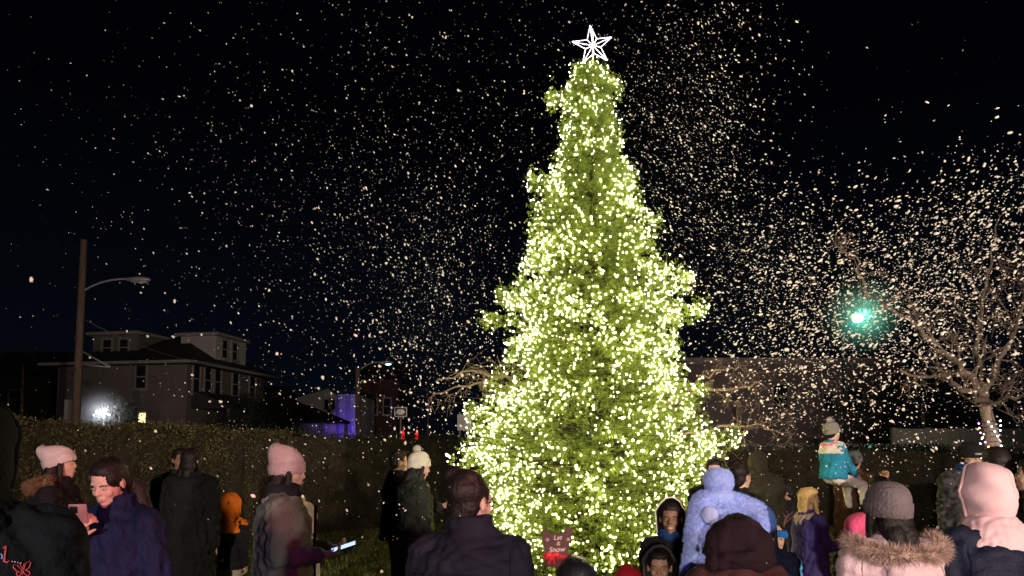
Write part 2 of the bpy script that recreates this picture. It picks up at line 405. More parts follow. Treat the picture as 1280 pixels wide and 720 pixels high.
        if hat.get('pom'):
            pc = a.M @ Vector((0, -hat.get('slouch', 0), hat.get('h', .135)+.022))
            po = fur('pompom', [pc], .022*hs, 900, .030*hs, hat['pom'], ho, sd, .004, 0)
            t = Acc(); t.blob(pc, .026*hs); t.obj('pompom_core', hat['pom'], po)
        if hat.get('muff'):
            for q_ in (-1, 1):
                t = Acc(); t.M = HM; t.blob((q_*.088, .0, .10), (.022, .036, .040)); link('ear_muff', t.mesh(), hat['muff'], body)
                fur('fluff', [HM @ Vector((q_*.09, 0, .10))], .03*hs, 500, .02, hat['muff'], body, sd+q_, .004, 0)
    if hood:
        hm = hood['m']; op = hood.get('open', 112); seg = 40; outer = []; inner = []
        rx, ry, rz = hood.get('r', (.108, .128, .138))
        for i in range(17):
            al = R(2+(op-2)*i/16)
            for lst, sc in ((outer, 1), (inner, .90)):
                q_ = []
                for j in range(seg):
                    be = 2*math.pi*j/seg; x = rx*sc*math.sin(al)*math.cos(be); z = rz*sc*math.sin(al)*math.sin(be); y = -ry*sc*math.cos(al)
                    if z < 0: z *= hood.get('drape', 1.18)+.25*(i/16)*(1 if 'drape' not in hood else 0); x *= 1+.15*(-math.sin(be))*(1-i/16)
                    if z > .06: y -= hood.get('peak', .02)*(z-.06)/.07*(1-i/16)
                    ru = hood.get('ru', 1)*.0045*math.sin(be*5+i*.35+1.2*math.sin(be*2))*math.sin(al)+.0018*math.sin(be*13-i*.9+sd)
                    x += ru*math.cos(be); z += ru*math.sin(be)
                    q_.append((x, y-.018, z+.125))
                lst.append(q_)
        rs = outer+inner[::-1]
        a = Acc(); a.M = HM; a.rings(rs); ho = a.obj('hood', hm, root)
        a = Acc(); a.M = HM; rim = outer[-1]; a.tube([Vector(p)*1.0 for p in rim]+[rim[0]], hood.get('rimr', .008), 7); a.obj('hood_rim', hood.get('rim', hm), ho)
        a = Acc(); zc = zz(1.44)
        bb = max(1, b*.95); a.loft([(zc-.085*s, .155*s*bb, .135*s*bb, -.02*s), (zc-.03*s, .135*s*bb, .122*s*bb, -.02*s), (zc+.02*s, .115*s*bb, .11*s*bb, -.02*s), (zc+.07*s, .095*s, .10*s, -.015*s)]); link('hood_neck', remesh(a, .010, 3, .008, .08, sd), hm, ho)
        a = Acc(); a.M = HM; a.tube([Vector(o_[seg//4])*1.002 for o_ in outer], .0028, 5); a.obj('hood_seam', hm, ho)
        if hood.get('fur'): fur('hood_fur', [HM @ Vector(p) for p in rim+[rim[0]]], .012, 2600, .045, hood['fur'], ho, sd)
    if hooddown:
        a = Acc(); m_ = hooddown['m']; b_ = hooddown.get('b', 1)
        for t in range(-5, 6):
            an = R(t*17); a.blob((math.sin(an)*.125*s*b_, -.03*s-math.cos(an)*.085*s*b_, zz(1.425)-.035*s*math.cos(an)), (.055*s*b_, .055*s*b_, .050*s*b_), 10, 7)
        a.blob((0, -.13*s*b_, zz(1.33)), (.105*s*b_, .055*s*b_, .10*s*b_))
        hd = link('hood', remesh(a, .010, 5, .010, .1, sd+3), m_, root)
        if hooddown.get('fur'):
            pth = [Vector((math.sin(R(t))*.178*s*b_, -.03*s-math.cos(R(t))*.135*s*b_, zz(1.44)+.012*s-.04*s*math.cos(R(t)))) for t in range(-105, 106, 15)]
            fur('fur_trim', pth, .026*s, 9000, .050*s, hooddown['fur'], hd, sd, .0035, .25)
            t = Acc(); t.tube(pth, .028*s, 8); t.obj('fur_backing', hooddown['fur'], hd)
    if scarf:
        a = Acc()
        for t in range(0, 360, 20): a.blob((math.cos(R(t))*.085*s, math.sin(R(t))*.085*s-.005, zz(1.475)+.008*math.sin(R(t*3))), (.038*s, .038*s, .045*s), 8, 6)
        link('scarf', remesh(a, .009, 3, .008, .05, sd), scarf, root)
    if glasses:
        a = Acc(); a.M = HM
        for q_ in (-1, 1):
            a.tube([(q_*.031+.019*math.cos(t), .088-.010*abs(q_*.031+.019*math.cos(t))/.05, .113+.015*math.sin(t)) for t in np.linspace(0, 6.283, 13)], .0020, 5)
            a.tube([(q_*.050, .080, .118), (q_*.078, .060, .118), (q_*.084, .0, .116)], .0026, 5)
        a.tube([(-.012, .089, .116), (.012, .089, .116)], .002, 5)
        a.obj('glasses', glasses, body)
    root['h'] = 0; del root['h']
    return dict(root=root, A=A, s=s, zz=zz, HM=HM, coat=co, body=body, H=H, hs=hs)
# ------------------------------------------------------------------ ground
GR = mat('lawn_soil', (.030, .034, .012), .95, bump=.8, bscale=60, var=.5, vscale=3)
a = Acc(); a.add([(-400,-120,0),(400,-120,0),(400,900,0),(-400,900,0)], [(0,1,2,3)]); tag(a.obj('ground', GR, None, False), kind='structure')
a = Acc(); a.add([(-200,23,.004),(200,23,.004),(200,31,.004),(-200,31,.004)], [(0,1,2,3)]); tag(a.obj('road', mat('asphalt', (.045,.045,.048), .85, bump=.5, bscale=200, var=.2, vscale=2), None, False), kind='structure')
a = Acc(); a.box((-200, 22.7, 0), (200, 22.98, .13)); tag(a.obj('kerb', mat('concrete', (.25,.24,.22), .9, bump=.3), None, False), kind='structure')
n = 52000; g = np.random.default_rng(3)
bx = g.uniform(-7, 7, n); by = g.uniform(4.5, 17.5, n); base = np.stack([bx, by, np.zeros(n)], 1)
d = unit(np.stack([g.normal(size=n)*.35, g.normal(size=n)*.35, np.ones(n)], 1)); V, Fc = blades(base, d, g.uniform(.04, .10, n), np.full(n, .010), g)
GM = mat('grass_blade', (.10, .12, .03), .8, var=.6, vscale=1.3)
tag(np_mesh('grass', V, Fc, GM), 'short dull winter grass on the lawn around the tree', 'grass', kind='stuff')
n = 9000; lp = np.stack([g.uniform(-7, 7, n), g.uniform(5, 17, n), np.full(n, .035)], 1)
V, Fc = leaves(lp, unit(g.normal(size=(n, 3))*[1, 1, .25]), g.uniform(.03, .06, n), g.uniform(.02, .04, n), g)
tag(np_mesh('fallen_leaves', V, Fc, mat('dead_leaf', (.16, .11, .04), .8, var=.5, vscale=2)), 'dry fallen leaves scattered over the lawn', 'leaves', kind='stuff')

# ------------------------------------------------------------------ hedges
def hedge(label, p0, p1, h0, h1, thick, leafcol, seed, dens=1500):
    g = np.random.default_rng(seed); p0 = np.array(p0, float); p1 = np.array(p1, float); L = np.linalg.norm(p1-p0); ax = (p1-p0)/L; nr = np.array([ax[1], -ax[0]])
    if nr[1] > 0: nr = -nr
    root = empty('hedge', (p0[0], p0[1], 0), 0, label, 'hedge')
    a = Acc(); N_ = 40; rs = []
    for i in range(N_+1):
        t = i/N_; c = ax*L*t; h = (h0+(h1-h0)*t)-.10; w_ = thick/2-.08; k = .04*math.sin(i*1.7)
        f_ = [(nr*(w_+k)), (nr*(w_+k)), (nr*w_*.85), (-nr*w_*.85), (-nr*w_), (-nr*w_)]; zs = [0, h*.7, h+k*.4, h+k*.4, h*.8, 0]
        rs.append([(c[0]+f_[j][0], c[1]+f_[j][1], zs[j]) for j in range(6)])
    a.rings(rs); a.obj('inner_twigs', mat('hedge_twigs', (.022, .017, .010), .95, bump=1, bscale=25, var=.5), root, False)
    n = int(L*dens*(h0+.9)/2); t = g.uniform(0, 1, n); h = h0+(h1-h0)*t; lump = .05*np.sin(t*L*2.1+1)+.04*np.sin(t*L*5.3)+.03*np.sin(t*L*11)
    onf = g.uniform(0, 1, n) < .7
    z = np.where(onf, g.uniform(0, 1, n)**.85*h, h-g.uniform(0, .1, n)+lump*.7); o_ = np.where(onf, thick/2-g.uniform(-.01, .12, n)+lump, g.uniform(-thick/2, thick/2, n))
    spr = g.uniform(0, 1, n) < .03; z = np.where(spr & ~onf, h+g.uniform(0, .12, n), z)
    base = np.stack([ax[0]*L*t+nr[0]*o_, ax[1]*L*t+nr[1]*o_, z], 1)
    dd = unit(g.normal(size=(n, 3))+np.array([nr[0], nr[1], .5])*.8)
    V, Fc = leaves(base, dd, g.uniform(.025, .055, n), g.uniform(.015, .032, n), g)
    np_mesh('leaves', V, Fc, leafcol, root)
    return root, ax, nr, L
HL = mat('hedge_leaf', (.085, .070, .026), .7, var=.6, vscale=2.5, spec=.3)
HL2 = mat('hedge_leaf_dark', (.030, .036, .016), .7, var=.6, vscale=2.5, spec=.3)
A0 = P(-60, 560, 9.5); A1 = P(345, 560, 14.6); A2 = P(640, 560, 18.8)
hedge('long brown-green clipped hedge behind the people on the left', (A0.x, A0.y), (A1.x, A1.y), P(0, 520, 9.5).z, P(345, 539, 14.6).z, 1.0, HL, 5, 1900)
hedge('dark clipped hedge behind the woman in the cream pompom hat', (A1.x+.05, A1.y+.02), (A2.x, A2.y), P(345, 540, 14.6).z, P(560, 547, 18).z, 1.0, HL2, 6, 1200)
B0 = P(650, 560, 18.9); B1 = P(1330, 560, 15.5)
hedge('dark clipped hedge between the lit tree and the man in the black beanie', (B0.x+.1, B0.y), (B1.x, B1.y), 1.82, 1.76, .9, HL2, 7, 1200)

# ------------------------------------------------------------------ houses
WALL = mat('grey_siding', (.125, .10, .096), .85, bump=.8, bscale=9, wave='Z', var=.08, vscale=1.2)
WALL2 = mat('white_siding', (.34, .31, .30), .85, bump=.8, bscale=9, wave='Z', var=.08, vscale=1.2)
BRK = mat('dark_red_brick', (.045, .022, .020), .9, bump=.6, bscale=30, var=.3)
ROOF = mat('roof_shingle', (.022, .022, .024), .9, bump=.8, bscale=22, var=.3)
ROOFG = mat('grey_shingle', (.12, .12, .13), .9, bump=.8, bscale=22, var=.2)
TRIM = mat('white_trim', (.20, .18, .175), .7, var=.08); PANE = mat('window_glass', (.012, .014, .018), .08, spec=.8, var=.05)
LITP = mat('lit_window_pane', (.5, .45, .3), .5, emit=(1, .78, .38), estr=1.6)
def window(parent, c, r, u, w_, h_, pane=PANE, split=True, name='window', trim=None):
    """c centre on the wall, u along the wall, r outward"""
    c = Vector(c); u = Vector(u).normalized(); r = Vector(r).normalized()
    M = Matrix(((u.x, r.x, 0, c.x), (u.y, r.y, 0, c.y), (0, 0, 1, c.z), (0, 0, 0, 1)))
    a = Acc(); a.M = M; t = .10
    a.box((-w_/2-t, .005, -h_/2-t), (-w_/2, .07, h_/2+t)); a.box((w_/2, .005, -h_/2-t), (w_/2+t, .07, h_/2+t))
    a.box((-w_/2, .007, h_/2), (w_/2, .072, h_/2+t)); a.box((-w_/2-t-.04, .003, -h_/2-t-.04), (w_/2+t+.04, .11, -h_/2))
    if split: a.box((-w_/2, .012, -.03), (w_/2, .05, .03))
    wf = a.obj(name, trim or TRIM, parent, False)
    b = Acc(); b.M = M; b.box((-w_/2, .004, -h_/2), (w_/2, .022, h_/2)); b.obj('pane', pane, wf, False)
    return wf
def prism(acc, pts, thick=None): acc.add(pts[0], pts[1])

# house with dormers, far left
def house_left():
    C = Vector((P(231, 560, 36).x, 36, 0)); b = Vector((.17, .985, 0)).normalized(); f = Vector((-b.y, b.x, 0))  # f: along the front to the left
    root = empty('house', C, 0, 'pale two storey house with hip roof and two dormers on the left', 'house', 'houses across the street')
    M = Matrix(((f.x, b.x, 0, 0), (f.y, b.y, 0, 0), (0, 0, 1, 0), (0, 0, 0, 1)))
    ez = P(231, 451, 36).z; W, Dp = 7.4, 7.6; rz_ = P(190, 420, 39.5).z
    a = Acc(); a.M = M; a.box((0, 0, 0), (W, Dp, ez-.02)); a.obj('wall', WALL, root, False)
    a = Acc(); a.M = M; o = .55
    vs = [(-o, -o, ez), (W+o, -o, ez), (W+o, Dp+o, ez), (-o, Dp+o, ez), (2.4, 3.8, rz_), (W-2.8, 3.8, rz_)]
    vs += [(-o, -o, ez-.18), (W+o, -o, ez-.18), (W+o, Dp+o, ez-.18), (-o, Dp+o, ez-.18)]
    a.add(vs, [(0,1,5,4), (1,2,5), (2,3,4,5), (3,0,4), (9,8,7,6), (6,7,1,0), (7,8,2,1), (8,9,3,2), (9,6,0,3)]); rf = a.obj('roof', ROOF, root, False)
    a = Acc(); a.M = M; a.box((-o-.06, -o-.12, ez-.16), (W+o+.06, -o-.005, ez-.02)); a.box((-o-.12, -o, ez-.16), (-o-.005, Dp+o, ez-.02)); a.obj('gutter', TRIM, rf, False)
    # dormers
    def dormer(x0, x1, y0, y1, z0, z1, win, side):
        a = Acc(); a.M = M; a.box((x0, y0, z0), (x1, y1, z1)); dm = a.obj('dormer', WALL2 if side else WALL, root, False)
        a = Acc(); a.M = M; a.box((x0-.25, y0-.25, z1+.003), (x1+.25, y1, z1+.16)); a.obj('dormer_roof', TRIM, dm, False)
        for wx in win:
            if side: window(dm, M @ Vector((x0, wx, (z0+z1)/2+.25)), -f, -b, .5, .95)
            else: window(dm, M @ Vector((wx, y0, (z0+z1)/2+.2)), -b, -f, .5, .85)
    dormer(3.9, 6.6, 1.4, 4.6, ez-.1, P(120, 416, 37.5).z, (4.7, 5.7), False)
    dormer(.1, 2.2, 2.6, 5.6, ez-.1, P(250, 421, 39).z, (3.4, 4.4), True)
    window(root, M @ Vector((2.55, 0, P(175, 470, 36).z)), -b, -f, .55, 1.15)
    window(root, M @ Vector((2.4, 0, P(175, 522, 36).z)), -b, -f, .42, .5, LITP, False)
    for yy in (.75, 1.75, 2.65): window(root, M @ Vector((0, yy, P(240, 474, 37).z)), -f, -b, .55, 1.5)
    for yy in (4.4, 6.2): window(root, M @ Vector((0, yy, P(290, 480, 40).z)), -f, -b, .6, 1.25)
    a = Acc(); a.M = M; a.box((1.1, -.02, 4.2), (1.22, -.1, ez-.2)); 
    # side porch
    z1 = P(240, 507, 37).z; a = Acc(); a.M = M
    a.add([(-2.2, .4, z1-.05), (-2.2, 5, z1-.05), (0, 5, z1+.75), (0, .4, z1+.75), (-2.2, .4, z1-.2), (-2.2, 5, z1-.2), (0, 5, z1-.2), (0, .4, z1-.2)], [(0,1,2,3), (4,7,6,5), (0,3,7,4), (1,5,6,2), (0,4,5,1)])
    pr = a.obj('porch_roof', ROOF, root, False)
    for yy in (.6, 2.6, 4.8):
        a = Acc(); a.M = M; a.box((-2.05, yy-.08, 0), (-1.89, yy+.08, z1-.2)); a.obj('porch_post', TRIM, root, False)
house_left()

def house_mid():
    root = empty('house', (P(380, 560, 46).x, 46, 0), 0, 'low house with pale gable and columned porch in the middle distance', 'house', 'houses across the street')
    q = lambda px, py, D: P(px, py, D)-root.location
    gl, gr_ = q(371, 522, 46), q(420, 522, 46); zt = q(371, 496, 46).z; zp = q(412, 486, 46).z
    a = Acc(); a.add([(gl.x, 0, 0), (gr_.x, 0, 0), (gr_.x, 0, zt+.1), ((gl.x+gr_.x)/2+.7, 0, zp), (gl.x, 0, zt-.05), (gl.x, .7, 0), (gr_.x, .7, 0), (gr_.x, .7, zt+.1), ((gl.x+gr_.x)/2+.7, .7, zp), (gl.x, .7, zt-.05)],
                     [(0,1,2,3,4), (9,8,7,6,5), (1,6,7,2), (2,7,8,3), (3,8,9,4), (4,9,5,0)])
    a.obj('wall', WALL2, root, False)
    a = Acc(); t0 = q(344, 480, 47); e0 = q(300, 524, 44); e1 = q(437, 527, 43.5); 
    a.add([(e0.x, -2.4, e0.z), (e1.x, -2.4, e1.z), (gr_.x-.1, -.05, q(420, 519, 46).z), (gl.x-.2, -.05, q(371, 500, 46).z), (t0.x, 1.5, t0.z), (e0.x-2, 5, e0.z)], [(0,1,2,3), (0,3,4,5)])
    me_o = a.obj('roof', ROOF, root, False); mo = me_o.modifiers.new('s', 'SOLIDIFY'); mo.thickness = .15
    for x in np.linspace(e0.x+.3, e1.x-.3, 5):
        a = Acc(); a.box((x-.09, -2.2, 0), (x+.09, -2.02, e0.z-.16)); a.obj('porch_post', TRIM, root, False)
    for px in (409, 416): window(root, q(px, 506, 46)+Vector((0, 0, 0)), (0, -1, 0), (1, 0, 0), .32, .62, split=False)
    a = Acc(); a.box((e0.x+.5, -.02, 0), (e1.x-1, 4, 1.5)); 
house_mid()
def house_flat(label, x0, x1, ytop, D, depth, wm, rm, windows=(), gable=False, group='houses across the street', name='house'):
    p0, p1 = P(x0, ytop, D), P(x1, ytop, D); root = empty(name, ((p0.x+p1.x)/2, D, 0), 0, label, 'house' if name == 'house' else 'building', group)
    w_ = (p1.x-p0.x)/2; z = p0.z; a = Acc()
    a.box((-w_, 0, 0), (w_, depth, z)); a.obj('wall', wm, root, False); a = Acc()
    if gable:
        h = gable; a.add([(-w_-.3, -.3, z), (w_+.3, -.3, z), (w_+.3, depth+.3, z), (-w_-.3, depth+.3, z), (-w_-.3, depth/2, z+h), (w_+.3, depth/2, z+h)], [(0,1,5,4), (2,3,4,5), (1,2,5), (3,0,4), (3,2,1,0)])
    else: a.box((-w_-.15, -.15, z+.003), (w_+.15, depth+.15, z+.28))
    a.obj('roof', rm, root, False)
    for (px, py, ww, hh_) in windows:
        c = P(px, py, D)-root.location; window(root, (c.x, 0, c.z), (0, -1, 0), (1, 0, 0), ww, hh_, trim=wm if name == 'building' else None)
    return root
house_flat('small grey roofed house between the two larger left houses', 306, 343, 495, 50, 5, WALL, ROOFG, (), .9)
blue = house_flat('narrow house lit violet blue beside the wooden pole', 421, 446, 493, 47.2, 6, mat('pale_stucco', (.35,.35,.40), .9, bump=.3), ROOF, ())
house_flat('dark brick house behind the route sign', 452, 497, 474, 56, 7, BRK, ROOF, ((467, 508, .5, 1.2), (484, 508, .5, 1.2)), 1.6)
house_flat('dark house with unlit porch at the far left edge', -40, 70, 470, 50, 8, mat('dark_siding', (.03,.03,.03), .9), ROOF, ((20, 500, .9, 1.3),), 2.2)
# blue flood lamp in front of the violet house
bl = P(433, 541, 44.8)
lroot = empty('floodlight', (bl.x, 44.8, 0), 0, 'small blue floodlight at the foot of the violet lit house', 'floodlight')
a = Acc(); a.tube([(0, 0, 0), (0, 0, .5)], .03); a.obj('stake', GLASSF, lroot); a = Acc(); a.box((-.15, -.1, .5), (.15, .08, .75), .03); lb = a.obj('lamp_body', GLASSF, lroot)
a = Acc(); a.box((-.12, .083, .53), (.12, .095, .72)); a.obj('lens', mat('blue_lens', (.1,.1,.8), .4, emit=(.12, .05, 1), estr=12), lb, False)
s_ = spot('blue_floodlight_lamp', (bl.x, 45.0, .8), (bl.x+.1, 47.2, 2.9), 420, (.16, .05, 1), 120, .1); 
# long flat building, right
bd = house_flat('long low dark brown building with flat roof beyond the right hedge', 862, 1122, 456, 30, 12, mat('brown_stucco', (.11, .085, .088), .9, bump=.4, bscale=6, var=.12, vscale=.6), mat('parapet', (.16, .12, .12), .8),
           ((975, 496, .55, .95), (1068, 500, .6, .95), (1112, 517, .5, 1.0), (1035, 502, .4, .6)), group='buildings across the street', name='building')
# fence right
fr = empty('fence', (P(1200, 560, 22).x, 22, 0), 0, 'pale brown panel fence behind the bare tree on the right', 'fence')
FM = mat('vinyl_fence', (.30, .22, .20), .7, bump=.5, bscale=6, wave='X', var=.08); fz = P(1200, 538, 22).z
xa, xb = P(1118, 560, 22).x-fr.location.x, P(1330, 560, 22).x-fr.location.x; xs = np.linspace(xa, xb, 6)
for i in range(6):
    a = Acc(); a.box((xs[i]-.07, -.07, 0), (xs[i]+.07, .07, fz+.08)); a.obj('post', FM, fr, False)
    if i < 5:
        a = Acc(); a.box((xs[i]+.073, -.03, .05), (xs[i+1]-.073, .03, fz-.02)); a.box((xs[i]+.073, -.05, fz-.018), (xs[i+1]-.073, .05, fz+.05)); a.obj('panel', FM, fr, False)

# ------------------------------------------------------------------ poles, lamps, signs
WOOD = mat('weathered_pole_wood', (.15, .10, .08), .9, bump=.8, bscale=20, stretch=(3,3,.3), var=.3); MET = mat('galvanised_metal', (.30, .29, .30), .5, metal=.3, var=.1)
def bez(p0, p1, p2, n=10): return [p0*(1-t)**2+p1*2*t*(1-t)+p2*t*t for t in np.linspace(0, 1, n)]
def pole(label, px, ytop, D, arm, headpt, lit, lean=0, r=.13):
    b_ = P(px, 560, D); root = empty('street_lamp', (b_.x, D, 0), 0, label, 'street lamp', 'street lamps on wooden poles'); L0 = root.location
    zt = P(px, ytop, D).z; tx = P(px+lean, ytop, D).x-L0.x
    a = Acc(); a.tube([(0, 0, 0), (tx*.5, 0, zt*.5), (tx, 0, zt)], [r*1.15, r, r*.85], 12); a.obj('pole', WOOD, root)
    p0 = P(arm[0], arm[1], D)-L0; p2 = P(headpt[0], headpt[1], D)-L0; p1 = Vector((p0.x+(p2.x-p0.x)*.45, 0, p2.z+.08))
    a = Acc(); a.tube(bez(p0, p1, p2), .035, 8); a.obj('arm', MET, root)
    a = Acc(); a.blob(p2+Vector((.32, 0, -.02)), (.42, .17, .11)); a.blob(p2+Vector((.0, 0, 0)), (.2, .08, .07)); hd = link('lamp_head', remesh(a, .03, 2), MET, root)
    a = Acc(); a.blob(p2+Vector((.42, 0, -.09)), (.2, .12, .07)); a.obj('lens', lit, hd)
    return root, L0
pr, L0 = pole('unlit cobra head street lamp on tall wooden pole at left', 93, 300, 25, (99, 367), (163, 349), mat('dull_lens', (.3,.3,.28), .3), 12)
a = Acc(); p = lambda x, y: P(x, y, 25)-L0
a.tube([p(97, 436), p(138, 459)], .03); a.tube([p(97, 455), p(138, 459)], .03); a.tube([p(98, 433), p(98, 462)], .05); a.obj('cable_bracket', MET, pr)
a = Acc(); a.box((-.28, -.22, P(90, 520, 25).z-.7), (-.14, .1, P(90, 500, 25).z)); a.obj('utility_box', MET, pr, False)
CY_L = mat('cyan_lens', (.5,.9,.9), .4, emit=(.55, 1, 1), estr=5)
pole('lit cyan street lamp on the wooden pole beside the violet house', 449, 458, 42, (451, 462), (476, 453), CY_L, -2, .16)
# wires
a = Acc()
def wire(p0, p1, sag, D0=None):
    a.tube([p0.lerp(p1, t)-Vector((0, 0, sag*4*t*(1-t))) for t in np.linspace(0, 1, 14)], .012, 4)
wire(P(449, 462, 42), P(620, 500, 30), .3); wire(P(449, 470, 42), P(620, 509, 30), .3); wire(P(98, 395, 25), P(300, 452, 39), .6)
tag(a.obj('power_line', mat('cable', (.12,.12,.12), .6)), 'sagging power lines running from the poles over the street', 'cable')
# route sign
b_ = P(501, 515, 27); rs_ = empty('road_sign', (b_.x, 27, 0), 0, 'small white rectangular road sign with two arrows on a post', 'road sign')
a = Acc(); a.tube([(0, 0, 0), (0, 0, b_.z+.2)], .035, 8); a.obj('post', MET, rs_)
a = Acc(); a.box((-.26, -.045, b_.z-.2), (.26, -.03, b_.z+.2)); pl = a.obj('panel', mat('black_sign', (.02,.02,.02), .6), rs_, False)
a = Acc(); a.box((-.235, -.052, b_.z-.175), (.235, -.046, b_.z+.175)); a.obj('border', mat('sign_white', (.75,.72,.72), .5), pl, False)
a = Acc(); a.box((-.21, -.058, b_.z-.15), (.21, -.053, b_.z+.15)); a.obj('field', mat('black_sign', (.02,.02,.02), .6), pl, False)
a = Acc(); a.add([(-.18, -.064, b_.z), (-.08, -.064, b_.z+.11), (-.08, -.064, b_.z-.11)], [(0, 2, 1)]); a.add([(.18, -.064, b_.z), (.08, -.064, b_.z+.11), (.08, -.064, b_.z-.11)], [(0, 1, 2)])
a.box((-.085, -.066, b_.z-.10), (.085, -.060, b_.z+.10)); a.obj('white_arrow', mat('sign_white', (.75,.72,.72), .5), pl, False)
b_ = P(580, 528, 20); rs2 = empty('road_sign', (b_.x, 20, 0), R(20), 'grey back of a metal sign on two posts left of the lit tree', 'road sign')
for x in (-.12, .12):
    a = Acc(); a.tube([(x, 0, 0), (x, 0, b_.z+.28)], .025, 8); a.obj('post', MET, rs2)
a = Acc(); a.box((-.2, -.05, b_.z-.22), (.2, -.028, b_.z+.22)); a.obj('panel', mat('sign_back', (.35,.35,.37), .6), rs2, False)
# red lights on the street (barricade lamps)
for px in (504, 521):
    b_ = P(px, 541, 26); r_ = empty('traffic_cone', (b_.x, 26, 0), 0, 'glowing red traffic cone behind the hedge, '+('under the road sign' if px == 504 else 'right of the road sign'), 'traffic cone', 'glowing red cones')
    a = Acc(); a.loft([(b_.z-.3, .08, .08, 0), (b_.z-.05, .05, .05, 0), (b_.z+.12, .010, .010, 0)], 12); a.obj('glowing_cone', mat('red_cone', (.5,.02,.02), .5, emit=(1, .02, .03), estr=1.6), r_)
    a = Acc(); a.loft([(0, .16, .16, 0), (.03, .16, .16, 0), (.04, .03, .03, 0), (b_.z-.3, .03, .03, 0)], 12); a.obj('stand', GLASSF, r_)
# porch light far left and shrub in front
b_ = P(130, 516, 30); r_ = empty('porch_light', (b_.x, 30, 0), 0, 'bright bluish white lamp behind bare twigs near the left pole', 'lamp')
a = Acc(); a.tube([(0, 0, 0), (0, 0, b_.z-.1)], .03, 8); a.obj('post', GLASSF, r_)
for dx, dz, rr, cc, st in ((0, 0, .085, 'w', 16), (-.30, .05, .04, 'b', 11), (.20, -.08, .045, 'w', 9), (-.42, -.1, .03, 'b', 9), (-.14, -.05, .05, 'w', 9), (.08, .12, .035, 'w', 9)):  # one lamp; the smaller bulbs are added to imitate its wide glare
    a = Acc(); a.blob((dx, 0, b_.z+dz), rr, 10, 7); a.obj('bulb', mat('porch_'+cc+str(st), (.8,.8,.8), .5, emit=(1, .93, .82) if cc == 'w' else (.25, .5, 1), estr=st), r_)
PLX, PLZ = b_.x+.1, b_.z
l = bpy.data.lights.new('porch_glow', 'POINT'); l.energy = 120; l.color = (.85, .9, 1); l.shadow_soft_size = .15; lo = bpy.data.objects.new('porch_glow', l); col.objects.link(lo); lo.location = (b_.x+.1, 29.7, b_.z)
# teal lamp
TL = P(1072, 396, 19)
r_ = empty('street_lamp', (TL.x, 19, 0), 0, 'glowing teal street lamp seen through the falling snow on the right', 'street lamp')
a = Acc(); a.tube([(0, .9, 0), (0, .9, TL.z-.3), (0, .6, TL.z+.15), (0, .1, TL.z+.12)], [.06, .045, .04, .035], 8); a.obj('pole', mat('dark_pole', (.01,.01,.01), .8), r_)
a = Acc(); a.blob((0, .12, TL.z+.08), (.15, .26, .07)); hd = a.obj('lamp_head', GLASSF, r_)
a = Acc(); a.blob((0, .0, TL.z-.04), (.14, .12, .12)); a.obj('lens', mat('teal_lens', (.5,1,.8), .4, emit=(.35, 1, .78), estr=9), hd)
l = bpy.data.lights.new('teal_lamp', 'POINT'); l.energy = 95; l.color = (.12, 1, .68); l.shadow_soft_size = .12; lo = bpy.data.objects.new('teal_lamp', l); col.objects.link(lo); lo.location = (TL.x, 18.7, TL.z-.05)

def halo(label, c, rad, dens, pw):  # added scattering ball that gives a lamp its halo, fading outward
    mv = bpy.data.materials.new('halo_scatter'); mv.use_nodes = True; nn = mv.node_tree; nn.nodes.remove(nn.nodes['Principled BSDF']); vs_ = nn.nodes.new('ShaderNodeVolumeScatter')
    tc_ = nn.nodes.new('ShaderNodeTexCoord'); sb_ = nn.nodes.new('ShaderNodeVectorMath'); sb_.operation = 'DISTANCE'; sb_.inputs[1].default_value = tuple(c); nn.links.new(tc_.outputs['Object'], sb_.inputs[0])
    mr_ = nn.nodes.new('ShaderNodeMapRange'); mr_.inputs['From Max'].default_value = rad*.97; mr_.inputs['To Min'].default_value = 1; mr_.inputs['To Max'].default_value = 0; nn.links.new(sb_.outputs['Value'], mr_.inputs[0])
    pw_ = nn.nodes.new('ShaderNodeMath'); pw_.operation = 'POWER'; pw_.inputs[1].default_value = pw; nn.links.new(mr_.outputs[0], pw_.inputs[0])
    ml_ = nn.nodes.new('ShaderNodeMath'); ml_.operation = 'MULTIPLY'; ml_.inputs[1].default_value = dens; nn.links.new(pw_.outputs[0], ml_.inputs[0]); nn.links.new(ml_.outputs[0], vs_.inputs['Density'])
    nn.links.new(vs_.outputs[0], nn.nodes['Material Output'].inputs['Volume'])
    a = Acc(); a.blob(c, (rad, rad, rad), 24, 16); tag(a.obj('halo', mv), label, 'halo', kind='stuff')
halo('added scatter mist glowing teal around the street lamp', (TL.x, 18.7, TL.z), 1.25, .45, 2.2)  # added to stand in for the halo round the teal lens
halo('added scatter mist glowing white around the porch lamp', (b_.x if False else PLX, 29.6, PLZ), 1.3, .35, 2.0)  # added only for the glow around the porch lamp

